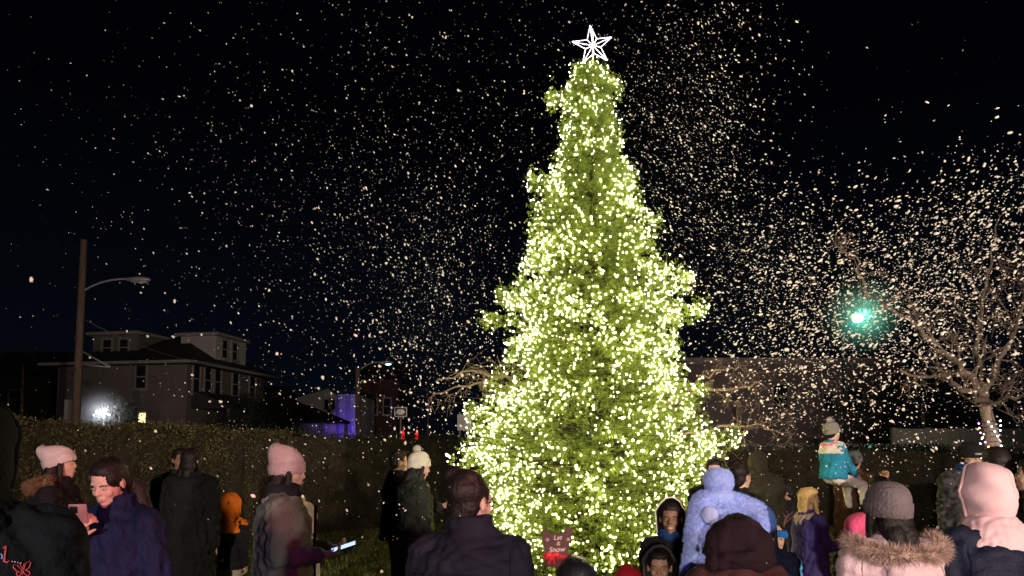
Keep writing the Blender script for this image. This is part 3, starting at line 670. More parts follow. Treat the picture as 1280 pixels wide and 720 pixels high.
# ------------------------------------------------------------------ cars
def car(label, loc, rz, m):
    root = empty('parked_car', loc, rz, label, 'car', 'parked dark cars')
    prof = [(-2.3, .45), (-2.3, .95), (-2.15, 1.1), (-1.0, 1.18), (-.45, 1.72), (1.5, 1.76), (2.1, 1.2), (2.25, .95), (2.25, .45)]
    a = Acc(); rs = []
    for y, sc in ((-.92, .96), (-.85, 1), (.85, 1), (.92, .96)):
        rs.append([(x*sc, y if z < 1.2 else y*.82, .45+(z-.45)*sc) for x, z in prof])
    a.rings(rs); a.obj('body', m, root, False)
    for y in (-1, 1):
        a = Acc(); yy = y*.80
        for x0, x1, t0, t1 in ((-.85, .25, -.42, .25), (.35, 1.75, .35, 1.42)):
            a.add([(x0, y*.885, 1.2), (x1, y*.885, 1.2), (t1, y*.775, 1.65), (t0, y*.775, 1.65)], [(0, 1, 2, 3)])
        o = a.obj('side_window', PANE, root, False); mo = o.modifiers.new('s', 'SOLIDIFY'); mo.thickness = .02; mo.offset = 0
    for x in (-1.45, 1.4):
        for y in (-.88, .88):
            a = Acc(); a.M = Matrix.Translation((x, y, .34)) @ Matrix.Rotation(R(90), 4, 'X'); a.loft([(-.11, .3, .3, 0), (-.1, .34, .34, 0), (.1, .34, .34, 0), (.11, .3, .3, 0)], 20); wh = a.obj('wheel', mat('tyre', (.015,.015,.015), .8), root)
            a = Acc(); a.M = Matrix.Translation((x, y, .34)) @ Matrix.Rotation(R(90), 4, 'X'); a.loft([(-.12, .2, .2, 0), (.12, .2, .2, 0)], 14); a.obj('rim', MET, wh)
    for y in (-.65, .65):
        a = Acc(); a.box((-2.33, y-.18, .78), (-2.28, y+.18, .92)); a.obj('headlight', mat('headlamp_glass', (.5,.5,.5), .1), root, False)
    for y in (-.7, .7):
        a = Acc(); a.box((2.23, y-.12, .8), (2.275, y+.12, 1.0)); a.obj('tail_light', mat('tail_glass', (.3,.01,.01), .2), root, False)
DK = mat('dark_car_paint', (.012, .013, .016), .22, spec=.7, var=.05)
q = P(1290, 560, 13); car('dark car parked at the right edge beside the bare tree', (q.x+1.4, 13.2, 0), R(8), DK)
q = P(1092, 560, 20); car('dark car behind the right hedge, only its roof showing', (q.x, 20, .12), 0, DK)
# ------------------------------------------------------------------ bare trees
BARK = mat('bark', (.17, .125, .10), .9, bump=.9, bscale=25, stretch=(2,2,.5), var=.35)
TWIG = mat('twig_bark', (.13, .085, .065), .85, bump=.4, var=.3)
def grow(acc, p, d, r, L, depth, g, droop=0, tips=None, kids=3):
    pts = [p]; rad = [r]; n = 5; q = p.copy(); dd = d.copy()
    for i in range(n):
        dd = (dd+Vector(g.normal(size=3))*.16+Vector((0, 0, -droop*.12))).normalized(); q = q+dd*L/n; pts.append(q.copy()); rad.append(r*(1-.7*(i+1)/n))
    acc.tube(pts, rad, 5 if depth > 1 else 3)
    if tips is not None: tips.append(pts[-1]); tips.append(pts[3])
    if depth <= 0: return
    for k in range(kids):
        t = g.uniform(.25, 1) ; i = min(n-1, int(t*n)); b = pts[i].lerp(pts[i+1], t*n-i if i < n else 0)
        nd = (dd+Vector(g.normal(size=3))*.75).normalized(); grow(acc, b, nd, max(r*.5, .0042), L*g.uniform(.5, .75), depth-1, g, droop, tips, kids)
def guided(acc, pts, r0, r1, g, L, depth, nb, droop=0, tips=None):
    P_ = [Vector(p) for p in pts]; sm = []
    for i in range(len(P_)-1):
        for k in range(4): sm.append(P_[i].lerp(P_[i+1], k/4)+Vector(g.normal(size=3))*.03)
    sm.append(P_[-1]); n = len(sm); rad = [r0+(r1-r0)*i/(n-1) for i in range(n)]; acc.tube(sm, rad, 8)
    for k in range(nb):
        i = int(g.uniform(.12, 1)*(n-2)); d = (sm[i+1]-sm[i]).normalized(); nd = (d*.7+Vector(g.normal(size=3))*.7+Vector((0, 0, .25))).normalized()
        grow(acc, sm[i], nd, max(rad[i]*.42, .006), L*g.uniform(.5, 1.1), depth, g, droop, tips)
g = np.random.default_rng(12); D_ = 11.5
b_ = P(1240, 560, D_); BARKL = mat('pale_bark', (.30, .22, .18), .9, bump=.9, bscale=25, stretch=(2,2,.5), var=.35); TWIGL = mat('pale_twig', (.22, .165, .12), .85, bump=.4, var=.3)
rt = empty('bare_tree', (b_.x, D_, 0), 0, 'spreading bare tree with lit trunk behind the pink hooded person', 'tree', 'bare winter trees')
pp = lambda x, y, dy=0: P(x, y, D_+dy)-rt.location
a = Acc(); a.tube([(-.02, 0, -.1), pp(1243, 600), pp(1240, 545), pp(1232, 512), pp(1228, 485)], [.17, .125, .10, .085, .075], 12); a.obj('trunk', BARKL, rt)
tips = []; a = Acc()
guided(a, [pp(1229, 492), pp(1205, 462, -.3), pp(1180, 440, -.5), pp(1150, 412, -.7), pp(1115, 385, -.9), pp(1085, 372, -1.2)], .062, .018, g, .7, 2, 12, 0, tips)
guided(a, [pp(1085, 372, -1.2), pp(1078, 345, -1.2), pp(1068, 318, -1.3), pp(1045, 308, -1.4)], .02, .008, g, .45, 2, 7, 0, tips)
guided(a, [pp(1229, 490), pp(1245, 455, .2), pp(1262, 425, .3), pp(1300, 385, .5)], .052, .02, g, .7, 2, 9, 0, tips)
guided(a, [pp(1230, 500), pp(1205, 488, -.8), pp(1170, 472, -1.4), pp(1125, 462, -1.9)], .055, .014, g, .7, 2, 9, .5, tips)
guided(a, [pp(1236, 505), pp(1262, 497, -.4), pp(1300, 490, -.8)], .05, .02, g, .7, 2, 6, 0, tips)
guided(a, [pp(1230, 488), pp(1222, 440, .8), pp(1225, 390, 1.2), pp(1235, 330, 1.6), pp(1250, 270, 1.8)], .05, .010, g, .6, 2, 8, 0, tips)
guided(a, [pp(1262, 425, .3), pp(1290, 360, -.3), pp(1300, 300, -.5)], .03, .01, g, .8, 2, 9, 0, tips)
a.obj('branches', mat('limb_bark', (.17, .13, .105), .85, bump=.6, var=.3), rt)
tp = np.array([tuple(t) for t in tips]); g2 = np.random.default_rng(4)
sel = tp[g2.choice(len(tp), 900)]+g2.normal(size=(900, 3))*.05; V, Fc = leaves(sel, unit(g2.normal(size=(900, 3))), g2.uniform(.015, .035, 900), g2.uniform(.01, .02, 900), g2)
up = sel[:, 2] > 4.0
np_mesh('dry_leaves', V, Fc, mat('pinkish_leaf', (.45, .28, .20), .7, var=.3), rt)
# lights wrapped round that trunk
ls = empty('string_lights', (b_.x, D_, 0), 0, 'cool white and coloured string lights wound round the bare tree trunk', 'string lights')
pts = []; t0, t1 = P(1240, 575, D_).z, P(1238, 524, D_).z
for i in range(70):
    t = i/69; z = t0+(t1-t0)*t; pts.append(Vector((math.cos(i*.75)*.135-.02, math.sin(i*.75)*.135, z)))
a = Acc(); a.tube(pts, .005, 4); a.obj('wire', GLASSF, ls)
CB = [mat('bulb_cool', (.9,.95,1), .5, emit=(.75, .9, 1), estr=9), mat('bulb_purple', (.7,.3,1), .5, emit=(.6, .2, 1), estr=9), mat('bulb_yellow', (1,.9,.3), .5, emit=(1, .8, .2), estr=8)]
for i in range(0, 70, 2):
    a = Acc(); a.blob(pts[i]*1.0+Vector((pts[i].x+.02, pts[i].y, 0))*.08, .013, 8, 6); a.obj('bulb', CB[0 if (i//2) % 4 < 3 else (1 if (i//8) % 2 else 2)], ls)

# bare tree behind the christmas tree
D_ = 10.9; b_ = P(742, 560, D_); rt = empty('bare_tree', (b_.x, D_, 0), 0, 'bare tree hidden behind the lit tree with boughs poking out both sides', 'tree', 'bare winter trees')
pp = lambda x, y, dy=0: P(x, y, D_+dy)-rt.location; g = np.random.default_rng(21)
a = Acc(); a.tube([(0, 0, -.1), (0, 0, 1.2), (.05, 0, 2.0)], [.17, .13, .11], 10); a.obj('trunk', BARK, rt); a = Acc()
guided(a, [(.05, 0, 1.9), pp(690, 500), pp(640, 474), pp(590, 464, -.2), pp(545, 476, -.3)], .05, .008, g, .42, 2, 16, .8)
guided(a, [(.05, 0, 1.8), pp(690, 510), pp(620, 480), pp(575, 482, -.2), pp(540, 492, -.4)], .035, .007, g, .38, 2, 14, 1.2)
guided(a, [(.05, 0, 1.9), pp(800, 520), pp(870, 492), pp(915, 484, -.2), pp(955, 482, -.3)], .045, .008, g, .42, 2, 15, .2)
guided(a, [(.05, 0, 1.7), pp(830, 545), pp(900, 535), pp(945, 528, -.2), pp(968, 538, -.3)], .035, .007, g, .45, 2, 18, .2)
guided(a, [(.05, 0, 1.8), pp(820, 520), pp(880, 470), pp(912, 460), pp(930, 462)], .03, .006, g, .3, 2, 10, .2)
a.obj('branches', TWIGL, rt)

# dark evergreens beyond the right hedge, dark shrubs by the houses
DKL = mat('dark_evergreen_leaf', (.012, .016, .009), .8, var=.5)
def bush(label, cx, ytop, D, rx, seed, n=9000, name='shrub', m=None, trunk=True, cat='shrub', grp='dark shrubs beyond the hedge'):
    g = np.random.default_rng(seed); top = P(cx, ytop, D); h = top.z; root = empty(name, (top.x, D, 0), 0, label, cat, grp)
    a = Acc(); a.tube([(0, 0, 0), (.05, 0, h*.5), (0, 0, h*.85)], [.12, .08, .03], 8); a.obj('trunk', BARK, root)
    nc = 60; th = g.uniform(0, 6.28, nc); zz_ = g.uniform(.12, .95, nc); rr = rx*np.sqrt(np.clip(1-((zz_-.4)/.62)**2, .03, 1))*g.uniform(.3, 1, nc)
    c = np.stack([rr*np.cos(th), rr*np.sin(th), zz_*h], 1); k = g.integers(0, nc, n); p_ = c[k]+g.normal(size=(n, 3))*rx*.16; p_[:, 2] = np.clip(p_[:, 2], .05, h)
    V, Fc = leaves(p_, unit(g.normal(size=(n, 3))), g.uniform(.06, .16, n), g.uniform(.03, .08, n), g); np_mesh('crown', V, Fc, m or DKL, root)
bush('dark evergreen tree right of the long flat roofed building', 1150, 458, 25, 1.5, 31, 12000, 'evergreen_tree', cat='tree')
bush('broader dark evergreen tree above the pale panel fence', 1212, 470, 26, 1.6, 32, 12000, 'evergreen_tree', cat='tree')
bush('round dark shrub in front of the right side of the dormer house', 305, 492, 33, 1.3, 33)
bush('low dark shrub beside the columned porch', 345, 505, 38, 1.5, 34)
bush('dark bare shrub at the foot of the left pole', 150, 498, 30.8, 1.3, 35, 2600)
bush('tall dark tree behind the far left hedge', 30, 430, 40, 4.0, 36, 9000, 'evergreen_tree', cat='tree')
bush('dark tree behind the brick house', 535, 465, 60, 4.5, 37, 9000, 'evergreen_tree', cat='tree')

# ------------------------------------------------------------------ christmas tree
TD = 9.0; TX = P(741, 560, TD).x
prof = [(60, 8), (85, 18), (100, 30), (112, 42), (140, 36), (160, 44), (180, 46), (222, 62), (250, 66), (280, 82), (310, 84), (345, 106), (385, 122), (412, 108), (435, 116), (455, 126), (478, 118), (515, 140), (550, 160), (600, 162), (650, 154), (700, 140), (735, 120)]
zs_ = np.array([P(741, y, TD).z for y, r in prof])[::-1]; rs_p = np.array([r*TD/F for y, r in prof])[::-1]
def Rz(z): return np.interp(z, zs_, rs_p)
tree = empty('christmas_tree', (TX, TD, 0), 0, 'tall green conifer covered in warm white lights in the middle', 'tree')
a = Acc(); a.tube([(0, 0, -.1), (.02, 0, 3), (0, 0, 6.5)], [.10, .05, .012], 10); a.obj('trunk', mat('dark_bough', (.04,.03,.015), .9, bump=.4), tree)
g = np.random.default_rng(42)
# ---- branches
NB = 1750; zt_ = P(741, 84, TD).z
zg = np.linspace(.22, zt_, 400); cd = np.cumsum(Rz(zg)+.22); cd /= cd[-1]; zb = np.interp(g.uniform(0, 1, NB), cd, zg)-.05; az = g.uniform(0, 2*math.pi, NB)
lobe = 1+.09*np.sin(az*3+zb*2.3)+.09*np.sin(az*7-zb*5.1)+.07*np.sin(zb*9+az*2)
ln_ = Rz(zb+.06)*lobe*np.where(g.uniform(0, 1, NB) < .3, g.uniform(.38, .75, NB), g.uniform(.76, 1.05, NB))*.95-.075
# a few boughs that stick out of the outline
extra = [(P(741, 384, TD).z, 1.44, 4, .10), (P(741, 398, TD).z, 1.20, 10, .05), (P(741, 405, TD).z, 1.38, 176, .02), (P(741, 372, TD).z, 1.15, 184, .06), (P(741, 556, TD).z, 1.50, 2, .06),
         (P(741, 580, TD).z, 1.55, 181, .02), (P(741, 350, TD).z, 1.22, 355, .12), (P(741, 230, TD).z, .74, 178, -.02), (P(741, 125, TD).z, .49, 176, .0), (P(741, 520, TD).z, 1.55, 183, .02), (P(741, 490, TD).z, 1.42, 0, .06)]
zb = np.concatenate([zb, [e[0]-e[3] for e in extra for _ in range(4)]]); az = np.concatenate([az, [R(e[2])+g.normal()*.05 for e in extra for _ in range(4)]])
ln_ = np.concatenate([ln_, [e[1]*g.uniform(.93, 1.0) for e in extra for _ in range(4)]]); NBt = len(zb)
rise = np.where(np.arange(NBt) < NB, g.uniform(-.10, .28, NBt), .06)
rad = np.stack([np.cos(az), np.sin(az), np.zeros(NBt)], 1); tang = np.stack([-np.sin(az), np.cos(az), np.zeros(NBt)], 1)
def bpos(i, t): return rad[i]*(ln_[i]*t)[:, None]+np.array([0, 0, 1.])*(zb[i]+rise[i]*ln_[i]*t**2)[:, None]
# sprigs
SP = 21; bi = np.repeat(np.arange(NBt), SP); t = 1-g.uniform(0, 1, len(bi))**2.1*.58*np.clip(.8/np.maximum(ln_[bi], .3), .40, 1)
side = g.normal(size=len(bi))*.5; updn = g.normal(size=len(bi))*.3
wid = .26*(1.32-t)*np.minimum(ln_[bi]+.2, 1)
sb = bpos(bi, t)+tang[bi]*(side*wid)[:, None]+np.array([0, 0, 1.])*(updn*.16)[:, None]
sdv = unit(rad[bi]*1.0+tang[bi]*(side*1.3)[:, None]+np.array([0, 0, 1.])*(updn+.25)[:, None]+g.normal(size=(len(bi), 3))*.28)
sl_ = g.uniform(.06, .13, len(bi)); NEED = 14
# needles
k = np.repeat(np.arange(len(bi)), NEED); tt = g.uniform(0, 1, len(k)); nb_ = sb[k]+sdv[k]*(sl_[k]*tt)[:, None]
nd = g.normal(size=(len(k), 3)); nd = unit(nd-sdv[k]*(nd*sdv[k]).sum(1, keepdims=True)*.9); nd = unit(nd+sdv[k]*.55)
V, Fc = leaves(nb_, nd, g.uniform(.020, .042, len(k)), g.uniform(.0065, .0105, len(k)), g)
NEEDLE = mat('conifer_needles', (.140, .210, .030), .55, var=.6, vscale=7, spec=.25)
np_mesh('needles', V, Fc, NEEDLE, tree)
a = Acc()
for i in range(NBt):
    if i % 2: continue
    ii = np.array([i]); pts = [bpos(ii, np.array([q_]))[0] for q_ in (0.0, .35, .7, .97)]; a.tube(pts, [.012, .009, .006, .003], 3)
tag(a.obj('boughs', mat('dark_bough', (.04,.03,.015), .9, bump=.4), tree), kind='stuff')
# ---- light bulbs
light = empty('string_lights', (TX, TD, 0), 0, 'warm white fairy lights strung all over the tall green conifer', 'string lights')
tip = sb+sdv*(sl_*1.0)[:, None]; rr_ = np.linalg.norm(tip[:, :2], axis=1); outer = rr_/(Rz(tip[:, 2])+.05)
an_ = np.arctan2(tip[:, 1], tip[:, 0]); dens = .68+.32*np.sin(tip[:, 2]*7.5+an_*1.5+1.2*np.sin(an_*3+tip[:, 2]*1.3)); dens = np.clip(dens, .10, 1)*np.clip((outer-.55)*4, 0, 1)
dens *= np.where(tip[:, 2] < P(741, 330, TD).z, 1.15, .85); dens[tip[:, 2] < .15] = 0
NBULB = 6200; ch = g.choice(len(tip), NBULB, replace=False, p=dens/dens.sum()); bp_ = tip[ch]+unit(tip[ch]*[1, 1, 0])*g.uniform(-.035, .03, NBULB)[:, None]
BULB = mat('fairy_bulb', (1,.95,.8), .5, emit=(1, .82, .39), estr=190)
front = np.argsort(bp_[:, 1]); fr100 = front[:100]; rest = front[100:]
am = Acc(); am.blob((0, 0, 0), (.0065, .0065, .0085), 6, 4); bm_ = am.mesh('bulb'); bm_.materials.append(BULB)
for i in fr100:
    o = bpy.data.objects.new('bulb', bm_); col.objects.link(o); o.parent = light; o.location = bp_[i]
OV = np.array([(1,0,0),(-1,0,0),(0,1,0),(0,-1,0),(0,0,1),(0,0,-1)], float); OF = np.array([(0,2,4),(2,1,4),(1,3,4),(3,0,4),(2,0,5),(1,2,5),(3,1,5),(0,3,5)])
sz = np.clip(.0052*g.lognormal(0, .28, len(rest)), .0035, .0115); V = (OV[None]*sz[:, None, None]+bp_[rest][:, None]).reshape(-1, 3); Fc = (OF[None]+6*np.arange(len(rest))[:, None, None]).reshape(-1, 3)
tag(np_mesh('bulbs', V, Fc, BULB, light), kind='stuff')
# wire: helix through the outline
pts = []
for i in range(900):
    t_ = i/899; z = .4+(zt_-.5)*t_; an = i*.21; r_ = float(Rz(z))*.80*(1+.05*math.sin(an*3.3)); pts.append((math.cos(an)*r_, math.sin(an)*r_, z+.05*math.sin(an*2.7)))
a = Acc(); a.tube(pts, .002, 3); a.obj('wire', mat('green_wire', (.01,.03,.01), .5), light)

# ---- star
sc = P(741, 57, TD); star = empty('star_topper', (sc.x-.0, TD, P(741, 82, TD).z), 0, 'glowing white outline star on top of the lit tree', 'star')
STM = mat('star_tube', (1,.95,1), .5, emit=(1, .86, .95), estr=1.9); STW = mat('star_core', (1,1,1), .5, emit=(1, .93, .97), estr=7); zc = sc.z-star.location.z
a = Acc(); star_pts = []
for k_ in range(5):
    an = R(97+72*k_); Rr, ri = .275, .105; tipp = Vector((math.cos(an)*Rr, 0, zc+math.sin(an)*Rr)); c0 = Vector((0, 0, zc))
    v1 = Vector((math.cos(an+R(36))*ri, 0, zc+math.sin(an+R(36))*ri)); v2 = Vector((math.cos(an-R(36))*ri, 0, zc+math.sin(an-R(36))*ri))
    for dy in (0,):
        o = Vector((0, dy, 0))
        for s0, s1 in ((tipp, v1), (tipp, v2), (c0, v1), (c0, tipp*.999)):
            a.tube([s0+o*.2 if s0 is tipp else s0+o, (s0+s1)/2+o, s1+o], .0040, 5)
            for j in range(5): star_pts.append(s0.lerp(s1, (j+.5)/5))
    m1 = c0.lerp(tipp, .5)
a.obj('frame_tube', STM, star); am = Acc(); am.blob((0, 0, 0), .0052, 6, 4); sm_ = am.mesh('led_bulb'); sm_.materials.append(STW)
for p_ in star_pts:
    o = bpy.data.objects.new('led_bulb', sm_); col.objects.link(o); o.parent = star; o.location = p_
a = Acc(); a.tube([(0, 0, -.25), (0, 0, zc+.18)], .008, 6); a.obj('centre_rod', mat('rod_warm', (1,.9,.6), .5, emit=(1, .8, .5), estr=2.5), star)
a = Acc(); a.blob((0, -.02, zc), .018); a.obj('centre_light', STW, star)
# ------------------------------------------------------------------ the crowd
def txt(s, size, m, parent, M, name='lettering', ext=.0008, shear=0):
    c = bpy.data.curves.new('t', 'FONT'); c.body = s; c.size = size; c.extrude = ext; c.align_x = 'CENTER'; c.align_y = 'CENTER'; c.shear = shear
    o = bpy.data.objects.new('t', c); col.objects.link(o); dg = bpy.context.evaluated_depsgraph_get(); me = bpy.data.meshes.new_from_object(o.evaluated_get(dg)); bpy.data.objects.remove(o)
    me.transform(M); return link(name, me, m, parent, False)
def world_of(p, v): return p['root'].matrix_basis @ v
def wpt(p, v): return Matrix.Translation(p['root'].location) @ Matrix.Rotation(p['root'].rotation_euler.z, 4, 'Z') @ Vector(v)
NAVY = cloth('navy_coat', (.018, .018, .045)); CHAR = cloth('charcoal_hoodie', (.010, .012, .018)); GREEN = cloth('dark_green_coat', (.022, .028, .020))
from mathutils.bvhtree import BVHTree
def seams(p, lines, m, r=.0032, name='seam'):
    me = p['coat'].data; bv = BVHTree.FromPolygons([v.co.copy() for v in me.vertices], [tuple(q.vertices) for q in me.polygons]); s_ = p['s']
    for ln in lines:
        pts = []
        for (x, z) in ln:
            h, n_, i_, d_ = bv.ray_cast(Vector((x*s_, -1.5, z*s_)), Vector((0, 1, 0)))
            if h: pts.append(h)
        if len(pts) > 2: a = Acc(); a.tube(pts, r, 5); a.obj(name, m, p['coat'])
def lin(x0, z0, x1, z1, n=16, bow=0): return [(x0+(x1-x0)*t, z0+(z1-z0)*t+bow*4*t*(1-t)) for t in np.linspace(0, 1, n)]
def surf_fur(o, n, length, m, seed=1, width=.003):
    me = o.data; g = np.random.default_rng(seed); me.calc_loop_triangles(); k = len(me.loop_triangles); T = np.empty(k*3, np.int32); me.loop_triangles.foreach_get('vertices', T); T = T.reshape(-1, 3)
    V = np.empty(len(me.vertices)*3); me.vertices.foreach_get('co', V); V = V.reshape(-1, 3); A_, B_, C2 = V[T[:, 0]], V[T[:, 1]], V[T[:, 2]]; N = np.cross(B_-A_, C2-A_); ar = np.linalg.norm(N, axis=1); N = unit(N)
    i = g.choice(k, n, p=ar/ar.sum()); u = g.uniform(0, 1, (n, 1)); v = g.uniform(0, 1, (n, 1)); f = (u+v) > 1; u = np.where(f, 1-u, u); v = np.where(f, 1-v, v)
    b = A_[i]+(B_[i]-A_[i])*u+(C2[i]-A_[i])*v; W, Fc = blades(b, unit(N[i]+g.normal(size=(n, 3))*.55+np.array([0, 0, -.35])), length*g.uniform(.5, 1.2, n), np.full(n, width), g)
    np_mesh('pile', W, Fc, m, o)
# 1 hoodie man
p1 = person('tall person in black hooded sweatshirt with red butterfly print, cut off at left edge', -50, 496, 1.75, 16, hatx=.01, voxel=.012, coat=dict(m=CHAR, len=.85, bulk=1.13, fold=.008), hood=dict(m=CHAR, r=(.115,.135,.142)), hair='short', skin=SKIN_T)
from mathutils.bvhtree import BVHTree
INK = mat('red_print', (.75, .09, .14), .6, var=.1); INKW = mat('white_print', (.8, .8, .8), .6)
_r = p1['root']; _m = p1['coat'].data; _W = Matrix.Translation(_r.location) @ Matrix.Rotation(_r.rotation_euler.z, 4, 'Z'); _Wi = _W.inverted()
_bv = BVHTree.FromPolygons([v.co.copy() for v in _m.vertices], [tuple(p.vertices) for p in _m.polygons])
def onback(px, py):
    o_ = _Wi @ Vector((0, 0, CAMH)); t_ = _Wi @ P(px, py, 1.6); d_ = (t_-o_).normalized(); h, nn_, ii, dd_ = _bv.ray_cast(o_, d_)
    return (h+nn_*.002) if h else _bv.find_nearest(t_)[0]
def stroke(pts, r, name, m):
    a = Acc(); a.tube([onback(x, y) for x, y in pts], r, 5); a.obj(name, m, p1['coat'])
wing = [(29, 712), (31, 705), (36, 701.5), (38, 704), (36, 710), (31, 713), (36, 714), (37.5, 717), (34, 720), (30, 717), (28, 713)]
stroke(wing, .0013, 'butterfly_print', INK); stroke([(26, 712), (22, 707), (17, 706), (16, 709), (20, 713), (25, 714), (20, 716), (21, 720), (25, 719), (27, 714)], .0013, 'butterfly_print', INK)
stroke([(27.5, 719), (27, 712), (30, 704)], .0012, 'butterfly_print', INK); stroke([(27, 711), (24, 704)], .0009, 'butterfly_print', INK)
stroke([(8, 683), (7, 690), (5, 702), (8, 703.5), (12, 701)], .0022, 'script_print', INK); stroke([(4, 686), (8.5, 682)], .0012, 'script_print', INK)
for q_ in (15, 18.5, 22, 25.5):
    a = Acc(); a.blob(onback(q_, 702+(q_-15)*.2), .0014, 8, 6); a.obj('dot_print', INKW, p1['coat'])
stroke([(1, 693), (3, 696), (2, 699)], .002, 'script_print', mat('blue_print', (.2,.35,.8), .6))

# 2 woman with white hat
FURB = mat('tan_fur', (.20, .12, .07), .8, var=.4, vscale=20); FURP = mat('beige_fur', (.48, .34, .27), .8, var=.4, vscale=20)
PINKH = cloth('pale_pink_fleece', (.55, .42, .44)); 
person('woman in pale pink knit hat and black coat with tan fur collar at left', 76, 554, 5.4, -75, hatx=.035, hair='long', coat=dict(m=BLACK, len=.6, bulk=1.05), hat=dict(m=cloth('pale_pink_knit', (.60,.50,.52)), h=.155, slouch=.05, tilt=22), hooddown=dict(m=BLACK, fur=FURB))
# 3 woman with phone
NAVY3 = cloth('indigo_coat', (.008, .012, .042), .75)
p3 = person('dark haired woman in navy coat looking down at the phone in her hand', 147, 573, 3.75, 170, voxel=.0065, head=(0, 22), hair='pony', hairm=HAIR_B, coat=dict(m=NAVY3, len=.62, bulk=1.10, fold=.012, collar=.055),
    arms=dict(R=((.10, .60, -.62), (-.75, .2, .78), (-.3, -.6, .3), 42), L=((-.30, -.05, -1), (-.10, .3, -1), (1, 0, 0), 25)))
# 4,5
person('person in long black padded coat with back turned, beside the orange hooded child', 240, 560, 6.6, -8, hair='long', coat=dict(m=BLACK, len=.42, bulk=1.12, quilt=.09), hooddown=dict(m=BLACK, b=1.1), head=(-15, 0))
person('person in dark green jacket half hidden behind the long black coat', 226, 561, 7.3, -150, coat=dict(m=cloth('teal_jacket', (.012,.028,.026)), bulk=1.05), hair='short', skin=SKIN_T, head=(10, 0))
# 6 orange child
ORG = cloth('orange_quilt', (.75, .17, .015), var=.2)
p6 = person('child with orange hood, black body jacket and pale trousers', 289, 617, 7.1, -14, hatx=.015, coat=dict(m=cloth('black_quilt', (.014,.014,.018)), len=.80, bulk=1.08, quilt=.06), hood=dict(m=ORG, r=(.105,.12,.135)), vest=ORG, pants=cloth('cream_trousers', (.42,.38,.28)), hair='short')
a = Acc(); s = p6['s']
for i, h in enumerate((.018, .030, .042)):
    x = -.03+.026*i; a.add([(x, -.19*s, .90*s), (x+.018, -.19*s, .90*s), (x+.018-.008, -.19*s, .90*s+h), (x-.008, -.19*s, .90*s+h*.8)], [(0,1,2,3)])
o = a.obj('white_stripe_mark', mat('white_print', (.8,.8,.8), .6), p6['coat'], False); mo = o.modifiers.new('s', 'SOLIDIFY'); mo.thickness = .008
# 7 beanie woman
GREYC = cloth('grey_taupe_parka', (.13, .125, .11), .8, var=.2)
p7 = person('woman in mauve knit beanie and grey parka holding a bright phone', 357, 556, 4.55, -82, hatx=.055, voxel=.0065, hair='long', head=(0, 6), hat=dict(m=cloth('mauve_knit', (.42,.27,.29), bump=.8, bscale=60), h=.175, slouch=.035, tilt=10), coat=dict(m=GREYC, len=.45, bulk=1.14, fold=.010, collar=.05, line=cloth('black_placket', (.015,.015,.015))),
    hooddown=dict(m=cloth('mauve_lining', (.34,.24,.30)), b=.8), scarf=BLACK, arms=dict(R=((.12, .0, -1), (-.15, .98, .03), (-.3, 0, 1), 35), L=((-.12, .05, -1), (.25, .98, .03), (.3, 0, 1), 35)))
# 8 fluffy hat child
person('small child in fluffy beige hat and cream coat beside the grey parka', 381, 628, 5.5, -100, hatx=.03, coat=dict(m=cloth('cream_coat', (.42,.36,.28)), len=.45, bulk=1.0), hat=dict(m=mat('beige_plush', (.42,.32,.22), .9, bump=1, bscale=60), h=.15, pom=mat('beige_plush', (.42,.32,.22), .9)), pants=cloth('cream_trousers', (.42,.38,.28)), hair='long')
# 9 pom hat woman, 10 companion
p9 = person('woman in cream pompom hat and long dark green coat holding a cup', 520, 562, 7.0, -70, hatx=.045, voxel=.008, head=(-5, 16), hair='long', hat=dict(m=cloth('cream_knit', (.60,.57,.46), bump=.9, bscale=50), pom=mat('cream_pom', (.6,.57,.48), .9), tilt=24, h=.14), coat=dict(m=GREEN, len=.52, bulk=1.12, fold=.012, collar=.06), pants=DENIM, hooddown=dict(m=GREEN, b=1.05),
    arms=dict(L=((-.1, .25, -1), (.3, .9, .35), (.5, 0, .8), 45), R=((.12, .12, -1), (0, .35, -1), (-1, 0, 0), 30)))
person('person in black jacket at the left shoulder of the woman in the cream pompom hat', 498, 564, 7.7, -75, coat=dict(m=BLACK, bulk=1.08), hair='short', skin=SKIN_T, arms=dict(L=((-.1, .2, -1), (.0, .8, .6), (.5, 0, .8), 45)), gloves=cloth('brown_glove', (.12,.09,.07)))
# 11 bun woman
VIO = cloth('black_violet_coat', (.012, .011, .021), .8)
p11 = person('woman seen from behind with hair in a bun, glasses and black coat, centre foreground', 588, 589, 2.95, -12, hatx=.012, voxel=.0065, head=(-34, 2), hair='bun', hairm=HAIR_B, glasses=GLASSF, coat=dict(m=VIO, len=.55, bulk=1.22, fold=.011, collar=.075, wl=.2))
SEAM = cloth('dark_seam', (.008, .006, .012))
seams(p11, [lin(-.22, 1.30, .22, 1.30, bow=.015), lin(0, 1.29, 0, .7), lin(-.19, 1.40, -.205, 1.10), lin(.19, 1.40, .205, 1.10)], SEAM)
# 12 sign child
p12 = person('child in shiny black hooded coat raising a brown greeting sign', 720, 699, 3.35, -4, hatx=.012, voxel=.008, hood=dict(m=mat('shiny_black', (.012,.012,.014), .35, bump=.5, bscale=30, spec=.5)), coat=dict(m=mat('shiny_black', (.012,.012,.014), .35), bulk=1.05), hair='short',
     arms=dict(L=((-.25, .55, -.5), (-.05, .30, 1), (0, -1, .3), 50)))
